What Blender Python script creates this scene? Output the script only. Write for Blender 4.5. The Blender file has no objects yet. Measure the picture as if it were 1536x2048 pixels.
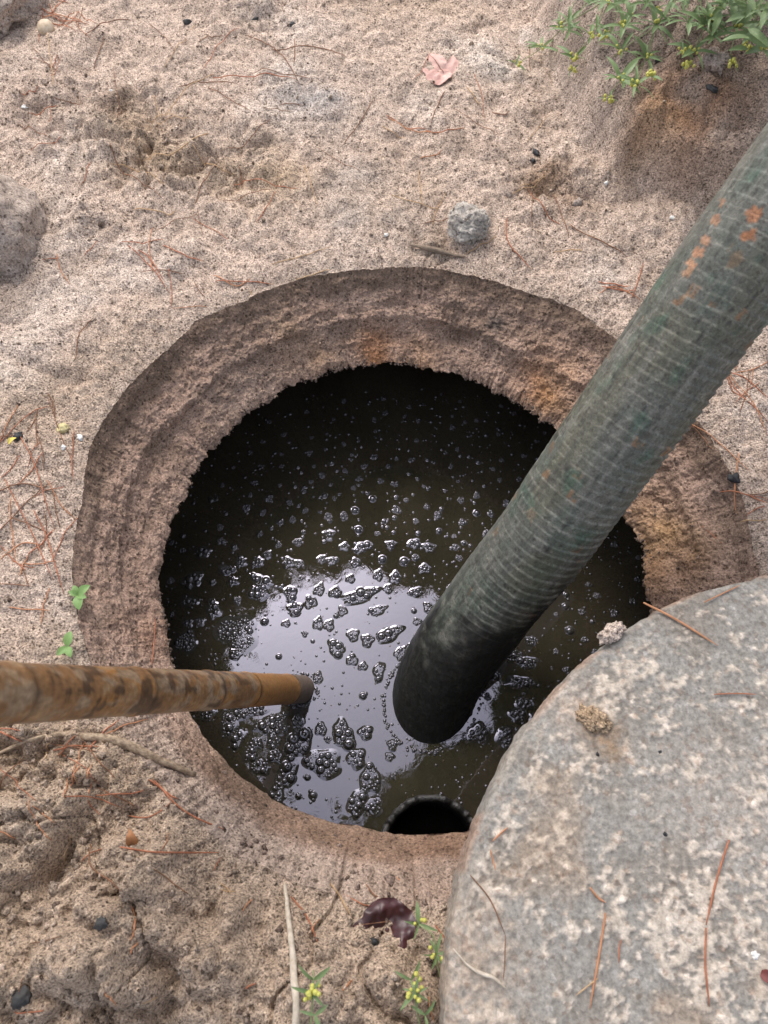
import bpy, math, random
import numpy as np
from mathutils import Vector, Matrix

random.seed(7)
RNG = np.random.default_rng(7)
S = bpy.context.scene
COL = S.collection

# ------------------------------------------------------------------ camera
FPX, PITCH = 1540.0, math.radians(65.3947)
CAM = np.array([-.0361, -.5128, 1.1518])
cd = bpy.data.cameras.new("camera")
cam = bpy.data.objects.new("camera", cd)
COL.objects.link(cam)
cam.location = CAM
cam.rotation_euler = (math.pi / 2 - PITCH, 0, 0)
cd.sensor_fit = 'VERTICAL'
cd.sensor_height = 24.0
cd.sensor_width = 18.0
cd.lens = 24.0 * FPX / 2048.0
cd.clip_start = .01
cd.clip_end = 1000
cd.dof.use_dof = True
cd.dof.focus_distance = 1.38
cd.dof.aperture_fstop = 4.8
S.camera = cam

# ------------------------------------------------------------------ sky, sun, exposure
SUN_EL, SUN_AZ = math.radians(55), math.radians(-20)      # azimuth from +y towards +x
w = bpy.data.worlds.new("World")
S.world = w
w.use_nodes = True
nt = w.node_tree
bg = nt.nodes["Background"]
sky = nt.nodes.new("ShaderNodeTexSky")
sky.sky_type = 'NISHITA'
sky.sun_disc = False
sky.sun_elevation = SUN_EL
sky.sun_rotation = SUN_AZ
sky.air_density = 1.0
sky.dust_density = 5.0
sky.ozone_density = 3.0
hs = nt.nodes.new("ShaderNodeHueSaturation")           # overcast: the blue mostly washed out
hs.inputs["Saturation"].default_value = .45
nt.links.new(sky.outputs[0], hs.inputs["Color"])
nt.links.new(hs.outputs[0], bg.inputs["Color"])
bg.inputs["Strength"].default_value = .15
sl = bpy.data.lights.new("sun", 'SUN')
sl.energy = .8
sl.angle = math.radians(26)
sl.color = (1.0, .92, .82)
sun = bpy.data.objects.new("sun", sl)
COL.objects.link(sun)
sdir = Vector((math.cos(SUN_EL) * math.sin(SUN_AZ), math.cos(SUN_EL) * math.cos(SUN_AZ), math.sin(SUN_EL)))
sun.rotation_euler = sdir.to_track_quat('Z', 'Y').to_euler()
sun.location = (0, 1, 12)
S.view_settings.view_transform = 'Standard'
S.view_settings.look = 'None'
S.view_settings.gamma = 1
S.view_settings.exposure = 1.25
S.view_settings.use_curve_mapping = False

# ------------------------------------------------------------------ helpers: noise
LAT = RNG.random((64, 64, 64)).astype(np.float32).ravel()

def vnoise(x, y, z):
    x = np.asarray(x, np.float64); y = np.asarray(y, np.float64); z = np.asarray(z, np.float64)
    ix = np.floor(x).astype(np.int64); iy = np.floor(y).astype(np.int64); iz = np.floor(z).astype(np.int64)
    fx, fy, fz = x - ix, y - iy, z - iz
    fx = fx * fx * (3 - 2 * fx); fy = fy * fy * (3 - 2 * fy); fz = fz * fz * (3 - 2 * fz)
    x0, x1 = (ix & 63) * 4096, ((ix + 1) & 63) * 4096
    y0, y1 = (iy & 63) * 64, ((iy + 1) & 63) * 64
    z0, z1 = iz & 63, (iz + 1) & 63
    L = LAT
    a = L[x0 + y0 + z0] * (1 - fx) + L[x1 + y0 + z0] * fx
    b = L[x0 + y1 + z0] * (1 - fx) + L[x1 + y1 + z0] * fx
    c = L[x0 + y0 + z1] * (1 - fx) + L[x1 + y0 + z1] * fx
    d = L[x0 + y1 + z1] * (1 - fx) + L[x1 + y1 + z1] * fx
    a = a * (1 - fy) + b * fy
    c = c * (1 - fy) + d * fy
    return (a * (1 - fz) + c * fz) * 2 - 1

def fbm(x, y, z, s, octv=3, gain=.5):
    t = 0; a = 1.0; n = 0; x, y = .93 * x - .37 * y, .37 * x + .93 * y
    for k in range(octv):
        t = t + a * vnoise(x * s + 17.3 * k, y * s + 5.1 * k, z * s + 9.7 * k)
        n += a; a *= gain; s *= 2.03; x, y = .8 * x - .6 * y, .6 * x + .8 * y
    return t / n

def billow(x, y, z, s, octv=2):
    t = 0; a = 1.0; n = 0; x, y = .93 * x - .37 * y, .37 * x + .93 * y
    for k in range(octv):
        t = t + a * np.abs(vnoise(x * s + 3.3 * k, y * s + 21.1 * k, z * s + 1.7 * k))
        n += a; a *= .5; s *= 2.1; x, y = .8 * x + .6 * y, -.6 * x + .8 * y
    return t / n

def sstep(a, b, x):
    t = np.clip((x - a) / (b - a), 0, 1)
    return t * t * (3 - 2 * t)

# ------------------------------------------------------------------ helpers: places
FW = np.array([0, math.cos(PITCH), -math.sin(PITCH)])
UP = np.array([0, math.sin(PITCH), math.cos(PITCH)])
RT = np.array([1.0, 0, 0])

def ray(px, py):
    return (px - 768) / FPX * RT - (py - 1024) / FPX * UP + FW

def at(px, py, z=0.0):
    d = ray(px, py)
    return CAM + (z - CAM[2]) / d[2] * d

R1T = [(-177, .542), (-167, .535), (-156, .540), (-134, .531), (-128, .539), (-118, .551), (-107, .562), (-60, .565), (-5, .563), (1, .561),
       (9, .559), (30, .538), (45, .531), (51, .532), (63, .544), (72, .544), (88, .544), (100, .548), (112, .551), (127, .556), (133, .566), (143, .561), (154, .562), (164, .562), (176, .545)]
R2T = [(-172, .434), (-161, .431), (-152, .443), (-137, .459), (-127, .464), (-117, .469), (-110, .464), (-94, .468), (-87, .473), (-77, .473),
       (-45, .46), (-13, .435), (-10, .427), (1, .422), (8, .408), (40, .384), (52, .381), (65, .386), (82, .395), (105, .405), (127, .410), (141, .418), (151, .421), (166, .419), (177, .433)]

def radial(tab, th):
    a = np.radians([t[0] for t in tab]); r = np.array([t[1] for t in tab])
    return np.interp(np.asarray(th), a, r, period=2 * math.pi)

LIPZ = -.13
WATERZ = -.35
LIDC, LIDR, LIDZ = np.array([.6106, -.7006]), .577, .100

def rim(th):
    c, s = np.cos(th), np.sin(th)
    return radial(R1T, th) + .014 * fbm(c, s, 0 * c, 3.3, 2) + .006 * fbm(c, s, 0 * c + 4, 12, 3)

def lip(th):
    c, s = np.cos(th), np.sin(th)
    far = sstep(-.6, .4, s)
    return radial(R2T, th) + (.006 + .004 * far) * fbm(c, s, 0 * c + 7, 9, 3) + (.002 + .008 * far) * fbm(c, s, 0 * c + 9, 34, 3) + .0035 * far * fbm(c, s, 0 * c + 2, 110, 2)

QP = np.array([(0, 0), (.06, .12), (.17, .34), (.50, .50), (.54, .64), (.62, .74), (.90, .90), (1, 1)])

def wallp(q, th):
    a = np.interp(q, QP[:, 0], QP[:, 1])
    wob = sstep(-.75, .0, np.sin(th)) * np.clip(.62 + .9 * fbm(np.cos(th), np.sin(th), 0 * th + 6, 2.6, 2), .1, 1)
    return a * wob + q * (1 - wob)

BANK = [at(*p)[:2] for p in [(1015, -260), (1062, 40), (1095, 160), (1140, 265), (1215, 350), (1330, 405), (1460, 440), (1700, 470), (2400, 520)]]

def bank_d(x, y):
    best = np.full(np.shape(x), 1e9); sgn = np.ones(np.shape(x))
    for a, b in zip(BANK[:-1], BANK[1:]):
        dx, dy = b - a
        t = np.clip(((x - a[0]) * dx + (y - a[1]) * dy) / (dx * dx + dy * dy), 0, 1)
        ex, ey = x - a[0] - t * dx, y - a[1] - t * dy
        d = np.hypot(ex, ey)
        cr = dx * (y - a[1]) - dy * (x - a[0])
        m = d < best
        best = np.where(m, d, best); sgn = np.where(m, np.where(cr > 0, 1, -1), sgn)
    return best * sgn

def blob(x, y, px, py, r):
    c = at(px, py)
    return np.exp(-(((x - c[0]) ** 2 + (y - c[1]) ** 2) / (r * r)))

def roughw(x, y):
    wv = .30 + .75 * sstep(-.36, -.58, y + .22 * x) * sstep(.42, .1, x)
    wv = wv + .75 * sstep(-.28, -.40, y) * sstep(-.30, -.44, x)
    for px, py, r, a in [(250, 250, .13, .5), (330, 330, .10, .5), (470, 350, .09, .4), (1090, 360, .07, .6), (870, 500, .05, .4), (200, 460, .07, .3), (60, 220, .10, .3), (1330, 200, .1, .5), (500, 30, .12, .3)]:
        wv = wv + a * blob(x, y, px, py, r)
    return np.clip(wv, 0, 1.3)

def height(x, y, fine=True):
    x = np.asarray(x, float); y = np.asarray(y, float)
    z0 = np.zeros_like(x)
    r = np.hypot(x, y); th = np.arctan2(y, x)
    e = r - radial(R1T, th)
    wv = roughw(x, y)
    h = .010 * fbm(x, y, z0, 2.2, 2) * sstep(0, .12, e)
    near = sstep(0.0, .07, e)
    h = h + wv * near * (.085 * billow(x, y, z0 + 2, 8, 2) + .060 * billow(x, y, z0 + 5, 18, 2) - .032)
    h = h + (.24 + .95 * wv) * (.010 * billow(x, y, z0 + 8, 46, 2) - .004)
    if fine:
        h = h + (.5 + .8 * wv) * ((.0026 + .0022 * np.clip(wv, 0, 1)) * fbm(x, y, z0 + 3, 105, 2) + .0036 * fbm(x, y, z0 + 6, 240, 2))
    # crusty cracks
    ck = np.abs(fbm(x, y, z0 + 11, 7, 3))
    h = h - .016 * sstep(.035, 0, ck) * sstep(.45, .9, wv)
    # the bank on the right at the back
    d = bank_d(x, y) + .012 * fbm(x, y, z0 + 1, 12, 2)
    bk = sstep(0, .06, d) * .095 + sstep(.0, .44, d) * .18
    h = h + bk + sstep(0, .1, d) * (.035 * fbm(x + .6 * y, y - .6 * x, z0, 8, 3) + .022 * billow(x, y, z0, 26, 3))
    # soil thrown up in the front left corner
    bl = sstep(-.10, -.42, x) * sstep(-.20, -.46, y) + .7 * sstep(-.50, -.66, y) * sstep(.30, .0, x)
    h = h + .035 * bl * sstep(.01, .12, e)
    # the edge sags into the opening
    h = h - .008 * np.exp(-np.clip(e, 0, 9) / .02) - .02 * sstep(-.3, -.9, np.sin(th)) * np.exp(-np.clip(e, 0, 9) / .035)
    # pressed flat under the lid
    dl = np.hypot(x - LIDC[0], y - LIDC[1]) - LIDR
    wl = sstep(-.03, .07, dl)
    h = np.where(wl < 1, np.minimum(h, .006) * (1 - wl) + h * wl, h)
    far = sstep(1.9, 6, r)
    return h * (1 - far) + far * .12 * fbm(x, y, z0, .25, 2)

def surf(x, y, fine=True):
    """height of ground, wall of the opening or lid at x, y"""
    x = np.asarray(x, float); y = np.asarray(y, float)
    r = np.hypot(x, y); th = np.arctan2(y, x)
    a, b = radial(R1T, th), radial(R2T, th)
    q = np.clip((a - r) / (a - b), 0, 1)
    hg = height(x, y, fine)
    return np.where(q > 0, hg * (1 - q) + LIPZ * wallp(q, th), hg)

def on(px, py, fine=True):
    """the first point of ground or wall seen at a photo pixel"""
    d = ray(px, py)
    t = np.linspace((.62 - CAM[2]) / d[2], (-.16 - CAM[2]) / d[2], 300)
    P = CAM + t[:, None] * d
    g = P[:, 2] - surf(P[:, 0], P[:, 1], fine)
    k = int(np.argmax(g < 0)) if (g < 0).any() else len(t) - 1
    k = max(k, 1)
    w_ = g[k - 1] / (g[k - 1] - g[k] + 1e-9) if g[k] < 0 else 1
    return P[k - 1] + (P[k] - P[k - 1]) * w_

def onlid(px, py):
    return at(px, py, LIDZ)

# ------------------------------------------------------------------ helpers: meshes
def mk(name, V, F, mat=None, parent=None, smooth=True, link=True):
    """F is an (n,3|4) array or a list of faces"""
    me = bpy.data.meshes.new(name)
    V = np.asarray(V, np.float32)
    if isinstance(F, np.ndarray):
        n, k = F.shape
        me.vertices.add(len(V)); me.vertices.foreach_set("co", V.ravel())
        me.loops.add(n * k); me.loops.foreach_set("vertex_index", F.astype(np.int32).ravel())
        me.polygons.add(n); me.polygons.foreach_set("loop_start", np.arange(0, n * k, k, dtype=np.int32))
        me.update(calc_edges=True)
    else:
        me.from_pydata(V.tolist(), [], F)
    if smooth:
        me.polygons.foreach_set("use_smooth", np.ones(len(me.polygons), bool))
    if mat: me.materials.append(mat)
    o = bpy.data.objects.new(name, me)
    if link: COL.objects.link(o)
    if parent: o.parent = parent
    return o

def attr(o, name, arr):
    arr = np.asarray(arr, np.float32)
    if arr.ndim == 1:
        a = o.data.attributes.new(name, 'FLOAT', 'POINT'); a.data.foreach_set("value", arr)
    else:
        a = o.data.attributes.new(name, 'FLOAT_COLOR', 'POINT')
        a.data.foreach_set("color", np.c_[arr, np.ones(len(arr))].astype(np.float32).ravel())

def grid_faces(nr, nc, wrap=True):
    i = np.arange(nr - 1)[:, None]; j = np.arange(nc if wrap else nc - 1)[None, :]
    j2 = (j + 1) % nc
    return np.stack([i * nc + j, i * nc + j2, (i + 1) * nc + j2, (i + 1) * nc + j], -1).reshape(-1, 4)

def tag(o, label=None, cat=None, group=None, kind=None):
    if label: o["label"] = label
    if cat: o["category"] = cat
    if group: o["group"] = group
    if kind: o["kind"] = kind
    return o

def empty(name, loc, label, cat, group=None):
    o = bpy.data.objects.new(name, None)
    COL.objects.link(o); o.location = loc; o.empty_display_size = .05
    return tag(o, label, cat, group)

def tube_v(P, R, n=6, cap=True, twist=0):
    P = np.asarray(P, float); m = len(P)
    R = np.atleast_1d(np.asarray(R, float)); R = np.interp(np.linspace(0, 1, m), np.linspace(0, 1, len(R)), R) if len(R) > 1 else np.full(m, R[0])
    T = np.gradient(P, axis=0); T /= np.linalg.norm(T, axis=1)[:, None] + 1e-12
    ref = np.array([0, 0, 1.0]) if abs(T[0, 2]) < .9 else np.array([1.0, 0, 0])
    N = np.cross(T, ref); N /= np.linalg.norm(N, axis=1)[:, None] + 1e-12
    B = np.cross(T, N)
    a = np.linspace(0, 2 * np.pi, n, endpoint=False)
    V = P[:, None, :] + R[:, None, None] * (np.cos(a)[None, :, None] * N[:, None, :] + np.sin(a)[None, :, None] * B[:, None, :])
    V = V.reshape(-1, 3)
    F = grid_faces(m, n).tolist()
    if cap:
        F.append(list(range(n))[::-1]); F.append(list(range((m - 1) * n, m * n)))
    return V, F

def spline(P, m):
    P = np.asarray(P, float)
    if len(P) == 2: return P[0] + np.linspace(0, 1, m)[:, None] * (P[1] - P[0])
    Q = np.vstack([2 * P[0] - P[1], P, 2 * P[-1] - P[-2]])
    u = np.linspace(0, len(P) - 1 - 1e-6, m); k = u.astype(int); t = (u - k)[:, None]
    p0, p1, p2, p3 = Q[k], Q[k + 1], Q[k + 2], Q[k + 3]
    return .5 * (2 * p1 + (p2 - p0) * t + (2 * p0 - 5 * p1 + 4 * p2 - p3) * t * t + (3 * p1 - p0 - 3 * p2 + p3) * t ** 3)

ICO_V = []; ICO_F = []
def _ico():
    t = (1 + 5 ** .5) / 2
    v = [(-1, t, 0), (1, t, 0), (-1, -t, 0), (1, -t, 0), (0, -1, t), (0, 1, t), (0, -1, -t), (0, 1, -t), (t, 0, -1), (t, 0, 1), (-t, 0, -1), (-t, 0, 1)]
    f = [(0, 11, 5), (0, 5, 1), (0, 1, 7), (0, 7, 10), (0, 10, 11), (1, 5, 9), (5, 11, 4), (11, 10, 2), (10, 7, 6), (7, 1, 8), (3, 9, 4), (3, 4, 2), (3, 2, 6), (3, 6, 8), (3, 8, 9), (4, 9, 5), (2, 4, 11), (6, 2, 10), (8, 6, 7), (9, 8, 1)]
    v = np.array(v, float); v /= np.linalg.norm(v[0])
    return v, np.array(f)
ICO_V, ICO_F = _ico()

def icosphere(n):
    v, f = ICO_V, ICO_F
    for _ in range(n):
        mid = {}; v = list(map(tuple, v)); nf = []
        def m(a, b):
            k = (min(a, b), max(a, b))
            if k not in mid:
                p = (np.array(v[a]) + np.array(v[b])) / 2; p /= np.linalg.norm(p)
                mid[k] = len(v); v.append(tuple(p))
            return mid[k]
        for a, b, c in f:
            x, y, z = m(a, b), m(b, c), m(c, a)
            nf += [(a, x, z), (b, y, x), (c, z, y), (x, y, z)]
        v = np.array(v); f = np.array(nf)
    return np.array(v), np.array(f)
ICO = [icosphere(k) for k in range(6)]

def rock_v(sub, size, seed, rough=.25, freq=1.3, fine=.05, flat=0):
    v, f = ICO[sub]
    s = seed * 7.13
    d = 1 + rough * fbm(v[:, 0] + s, v[:, 1], v[:, 2], freq, 3) + fine * fbm(v[:, 0], v[:, 1] + s, v[:, 2], freq * 6, 3)
    V = v * d[:, None]
    if flat: V[:, 2] = np.where(V[:, 2] < -flat, -flat + .1 * (V[:, 2] + flat), V[:, 2])
    return V * np.asarray(size), f

# ------------------------------------------------------------------ helpers: materials
def mat_new(name):
    m = bpy.data.materials.new(name); m.use_nodes = True
    t = m.node_tree; b = t.nodes["Principled BSDF"]
    return m, t, b

def N(t, typ, **k):
    n = t.nodes.new(typ)
    for a, v in k.items(): setattr(n, a, v)
    return n

def ramp(t, stops):
    n = N(t, "ShaderNodeValToRGB")
    e = n.color_ramp.elements
    while len(e) < len(stops): e.new(.5)
    for x, (p, c) in zip(e, stops):
        x.position = p; x.color = (*c, 1) if len(c) == 3 else c
    return n

def noise(t, vec, scale, detail=2, rough=.5, dist=0):
    n = N(t, "ShaderNodeTexNoise"); n.inputs["Scale"].default_value = scale
    n.inputs["Detail"].default_value = detail; n.inputs["Roughness"].default_value = rough; n.inputs["Distortion"].default_value = dist
    t.links.new(vec, n.inputs["Vector"]); return n

def mulc(t, a, b, mode='MULTIPLY', fac=1.0):
    n = N(t, "ShaderNodeMix", data_type='RGBA', blend_type=mode)
    n.inputs["Factor"].default_value = fac
    t.links.new(a, n.inputs["A"]); t.links.new(b, n.inputs["B"]); return n.outputs["Result"]

def grainy(name, tint=None, gscale=330, lo=.26, hi=1.66, rough=.95, bump=.9, bdist=.004, dark=.3, mid=60, wet=False, spec=.25):
    """sand, soil or concrete: base tint (attribute 'tint' or a fixed colour) with grains"""
    m, t, b = mat_new(name)
    geo = N(t, "ShaderNodeTexCoord").outputs["Object"] if tint is not None else N(t, "ShaderNodeNewGeometry").outputs["Position"]
    if tint is None:
        base = N(t, "ShaderNodeAttribute", attribute_name="tint").outputs["Color"]
    else:
        rg = N(t, "ShaderNodeRGB"); rg.outputs[0].default_value = (*tint, 1); base = rg.outputs[0]
    g = noise(t, geo, gscale, 2, .65)
    gr = ramp(t, [(.28, (lo * .95, lo * .93, lo * .92)), (.5, (.98, .97, .96)), (.72, (hi, hi * .99, hi * .97))])
    t.links.new(g.outputs["Fac"], gr.inputs[0])
    c = mulc(t, base, gr.outputs[0])
    md = noise(t, geo, mid, 3, .6)
    mr = ramp(t, [(.3, (.74, .72, .70)), (.7, (1.2, 1.2, 1.2))])
    t.links.new(md.outputs["Fac"], mr.inputs[0])
    c = mulc(t, c, mr.outputs[0])
    vo = N(t, "ShaderNodeTexVoronoi"); vo.inputs["Scale"].default_value = gscale * .9
    t.links.new(geo, vo.inputs["Vector"])
    sp = N(t, "ShaderNodeSeparateColor"); t.links.new(vo.outputs["Color"], sp.inputs[0])
    vr = ramp(t, [(0, (dark, dark * .9, dark * .85)), (.06, (dark, dark * .9, dark * .85)), (.09, (1, 1, 1)), (.93, (1, 1, 1)), (.97, (1.35, 1.35, 1.38))])
    t.links.new(sp.outputs[0], vr.inputs[0])
    c = mulc(t, c, vr.outputs[0], fac=.8)
    t.links.new(c, b.inputs["Base Color"])
    b.inputs["Specular IOR Level"].default_value = spec
    if wet:
        wa = N(t, "ShaderNodeAttribute", attribute_name="wet")
        mr2 = N(t, "ShaderNodeMapRange"); mr2.inputs["To Min"].default_value = rough; mr2.inputs["To Max"].default_value = .26
        t.links.new(wa.outputs["Fac"], mr2.inputs["Value"]); t.links.new(mr2.outputs[0], b.inputs["Roughness"])
    else:
        b.inputs["Roughness"].default_value = rough
    bp = N(t, "ShaderNodeBump"); bp.inputs["Strength"].default_value = bump; bp.inputs["Distance"].default_value = bdist
    t.links.new(g.outputs["Fac"], bp.inputs["Height"]); t.links.new(bp.outputs[0], b.inputs["Normal"])
    return m

def simple(name, col, rough=.6, var=.25, scale=120, bump=.2, bdist=.001, spec=.4, trans=0, col2=None):
    m, t, b = mat_new(name)
    geo = N(t, "ShaderNodeTexCoord").outputs["Object"]
    n = noise(t, geo, scale, 4, .6)
    c2 = col2 or tuple(x * (1 + var) for x in col)
    r = ramp(t, [(.3, tuple(x * (1 - var) for x in col)), (.7, c2)])
    t.links.new(n.outputs["Fac"], r.inputs[0]); t.links.new(r.outputs[0], b.inputs["Base Color"])
    b.inputs["Roughness"].default_value = rough; b.inputs["Specular IOR Level"].default_value = spec
    bp = N(t, "ShaderNodeBump"); bp.inputs["Strength"].default_value = bump; bp.inputs["Distance"].default_value = bdist
    t.links.new(n.outputs["Fac"], bp.inputs["Height"]); t.links.new(bp.outputs[0], b.inputs["Normal"])
    if trans:
        tr = N(t, "ShaderNodeBsdfTranslucent"); t.links.new(r.outputs[0], tr.inputs["Color"])
        mx = N(t, "ShaderNodeMixShader"); mx.inputs[0].default_value = trans
        out = t.nodes["Material Output"]
        t.links.new(b.outputs[0], mx.inputs[1]); t.links.new(tr.outputs[0], mx.inputs[2]); t.links.new(mx.outputs[0], out.inputs[0])
    return m

M_sand = grainy("sand")
M_wall = grainy("crusted_wall", None, gscale=300, lo=.5, hi=1.5, bump=.8, bdist=.003, rough=.9, wet=True, mid=35)

def mix3(base, col, wgt):
    return base * (1 - wgt[:, None]) + np.array(col)[None, :] * wgt[:, None]

# ------------------------------------------------------------------ ground
NT = 1700
TH = np.linspace(-math.pi, math.pi, NT, endpoint=False)
R0 = rim(TH)
rows = [R0]
u = np.linspace(0, 1, 320)[1:]
for k in u: rows.append(R0 + k * (1.78 - R0))
for k in np.geomspace(1.82, 300, 46): rows.append(np.full(NT, k))
RR = np.array(rows); X = RR * np.cos(TH); Y = RR * np.sin(TH)
Z = height(X.ravel(), Y.ravel())
xs, ys = X.ravel(), Y.ravel()
ground = mk("ground", np.c_[xs, ys, Z], grid_faces(len(rows), NT)[:, ::-1].copy(), M_sand)
tag(ground, "pale crumbly sandy ground strewn with pine needles", kind="structure")
z0 = np.zeros_like(xs)
tint = np.tile(np.array([[.475, .375, .307]]), (len(xs), 1))
n1 = fbm(xs, ys, z0, 3.1, 3); n2 = fbm(xs, ys, z0 + 4, 6.5, 3); n3 = fbm(xs, ys, z0 + 9, 14, 3)
tint = mix3(tint, (.38, .285, .205), sstep(-.05, .5, n1) * .55)
tint = mix3(tint, (.58, .50, .44), sstep(.1, .55, n2) * .5)
tint = mix3(tint, (.27, .205, .16), sstep(.15, .6, n3) * .45)
rw = roughw(xs, ys)
tint = mix3(tint, (.36, .27, .19), sstep(.5, 1.0, rw) * .65)
bd = bank_d(xs, ys)
tint = mix3(tint, (.33, .265, .225), sstep(0, .08, bd) * .65)
for px, py, r, c, a in [(640, 200, .085, (.36, .335, .32), .8), (560, 130, .06, (.38, .345, .32), .6), (730, 430, .07, (.35, .325, .30), .7), (700, 350, .05, (.36, .33, .31), .5),
                        (300, 290, .10, (.33, .235, .15), .75), (520, 345, .10, (.40, .29, .185), .7), (230, 215, .05, (.22, .15, .10), .6), (350, 265, .03, (.14, .09, .06), .6),
                        (1090, 365, .060, (.24, .145, .085), .85), (1140, 410, .045, (.22, .14, .09), .6), (985, 245, .04, (.33, .23, .16), .6),
                        (1385, 205, .085, (.25, .125, .06), 1.0), (1330, 245, .07, (.33, .18, .09), .9), (1440, 230, .06, (.22, .11, .06), .8), (1300, 280, .05, (.40, .27, .17), .6),
                        (945, 95, .055, (.70, .66, .61), .8), (1000, 130, .04, (.68, .63, .57), .6), (1050, 70, .025, (.68, .63, .58), .7),
                        (1290, 380, .05, (.55, .47, .41), .5), (880, 500, .04, (.24, .18, .13), .5), (0, 520, .10, (.26, .22, .19), .5), (60, 200, .10, (.30, .22, .18), .4)]:
    cb = on(px, py, False)
    wv = np.exp(-(((xs - cb[0]) ** 2 + (ys - cb[1]) ** 2) / (r * r))) * np.clip(.65 + .9 * n3 + .5 * n2, 0, 1.2) * a
    tint = mix3(tint, c, np.clip(wv, 0, 1))
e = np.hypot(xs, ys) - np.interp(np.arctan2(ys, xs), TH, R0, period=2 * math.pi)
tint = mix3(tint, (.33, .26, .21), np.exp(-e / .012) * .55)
attr(ground, "tint", tint)

# ------------------------------------------------------------------ the tank opening
tank = empty("septic_tank", (0, 0, LIPZ), "round concrete tank opening crusted with brown sand, sunk in the ground", "tank")
NW = 150
q = np.linspace(0, 1, NW)
Rl = lip(TH)
Qm, Tm = np.meshgrid(q, TH, indexing='ij')
RW = R0[None, :] * (1 - Qm) + Rl[None, :] * Qm
gz = height(R0 * np.cos(TH), R0 * np.sin(TH))
ZW = gz[None, :] * (1 - Qm) ** 1.5 + LIPZ * wallp(np.clip(Qm + (.16 * fbm(np.cos(Tm), np.sin(Tm), Qm * 0, 2.2, 2) + .03 * fbm(np.cos(Tm), np.sin(Tm), Qm * 2, 9, 2)) * np.sin(np.pi * Qm) * sstep(-.6, .1, np.sin(Tm)), 0, 1), Tm)
xw, yw, zw = (RW * np.cos(Tm)).ravel(), (RW * np.sin(Tm)).ravel(), ZW.ravel()
fade = (np.sin(np.pi * np.clip(Qm * .96 + .02, 0, 1)) ** .4).ravel()
farw = sstep(-.8, .0, np.sin(Tm)).ravel()
dsp = (.004 + .010 * farw) * fbm(xw, yw, zw * 2.2, 11, 3) + (.003 + .010 * farw) * (billow(xw, yw, zw * 1.6, 26, 3) - .25) + .0045 * fbm(xw, yw, zw, 75, 3) + .0030 * fbm(xw, yw, zw, 230, 2)
dsp = dsp * fade
# chunks broken out of the lower half of the far wall
ch = sstep(.12, .3, fbm(xw, yw, zw * 2, 7, 2)) * sstep(.5, .62, Qm.ravel()) * farw
dsp = dsp - .010 * ch * fade
nx, ny, nz = -np.cos(Tm).ravel() * .6, -np.sin(Tm).ravel() * .6, .8
xw, yw, zw = xw + nx * dsp, yw + ny * dsp, zw + nz * dsp
zw[-NT:] += (.010 * fbm(np.cos(TH), np.sin(TH), 0 * TH, 22, 3))
V = np.c_[xw, yw, zw]
under = []
for dr, dz in [(.010, -.012), (.035, -.025), (.12, -.035), (.42, -.04)]:
    under.append(np.c_[(Rl + dr) * np.cos(TH), (Rl + dr) * np.sin(TH), np.full(NT, LIPZ + dz) + .004 * fbm(np.cos(TH), np.sin(TH), 0 * TH, 20, 2)])
V = np.vstack([V] + under)
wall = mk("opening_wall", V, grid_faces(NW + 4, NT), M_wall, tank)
wall.location = (0, 0, -LIPZ)
xx, yy, zz = V.T
qq = np.concatenate([Qm.ravel(), np.ones(4 * NT)])
snn = np.sin(np.arctan2(yy, xx))
tw = np.tile(np.array([[.33, .23, .178]]), (len(V), 1))
a1 = fbm(xx, yy, zz * 2, 5, 3); a2 = fbm(xx, yy, zz * 2, 13, 3)
tw = mix3(tw, (.385, .28, .22), sstep(0, .5, a1) * .7)
tw = mix3(tw, (.17, .12, .09), sstep(.05, .5, a2) * .5)
tw = mix3(tw, (.165, .115, .083), sstep(.26, .08, qq + .1 * a2) * sstep(-.3, .2, snn) * .75)  # shade below the far rim painted into the wall tint
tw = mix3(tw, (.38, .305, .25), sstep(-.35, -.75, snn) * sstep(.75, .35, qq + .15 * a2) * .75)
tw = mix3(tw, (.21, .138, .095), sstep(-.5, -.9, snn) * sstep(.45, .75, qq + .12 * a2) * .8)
wetv = sstep(.6, 1, qq) * .12
for px, py, r, c, a in [(765, 710, .045, (.32, .13, .04), .9), (840, 722, .035, (.34, .17, .06), .6), (1100, 780, .05, (.36, .20, .10), .9), (1060, 770, .035, (.36, .17, .08), .7),
                        (1325, 1080, .055, (.36, .22, .10), .9), (1315, 1150, .05, (.33, .17, .07), .8), (1290, 1020, .04, (.36, .21, .10), .6), (640, 730, .03, (.30, .17, .08), .5),
                        (580, 700, .04, (.30, .20, .12), .5), (320, 1270, .04, (.30, .14, .07), .5), (860, 1700, .09, (.19, .11, .07), .6), (990, 650, .02, (.10, .08, .07), .8),
                        (1430, 990, .05, (.22, .16, .14), .7)]:
    cp = on(px, py, False)
    wv = np.exp(-((xx - cp[0]) ** 2 + (yy - cp[1]) ** 2) / r ** 2) * np.clip(.75 + .9 * a2, 0, 1.1) * a
    tw = mix3(tw, c, np.clip(wv, 0, 1)); wetv = np.maximum(wetv, wv * .3)
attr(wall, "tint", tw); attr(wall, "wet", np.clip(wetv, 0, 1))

M_shell = simple("tank_shell_concrete", (.045, .038, .03), .8, .4, 20, .4, .01)
a = np.linspace(0, 2 * math.pi, 96, endpoint=False)
rr = [(.80, .0), (.95, -.03), (.95, -.6), (.95, -1.2), (.9, -1.25), (.02, -1.25)]
sv = np.vstack([np.c_[r * np.cos(a), r * np.sin(a), np.full(96, z - .035)] for r, z in rr])
mk("tank_shell", sv, grid_faces(len(rr), 96), M_shell, tank)

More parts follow.
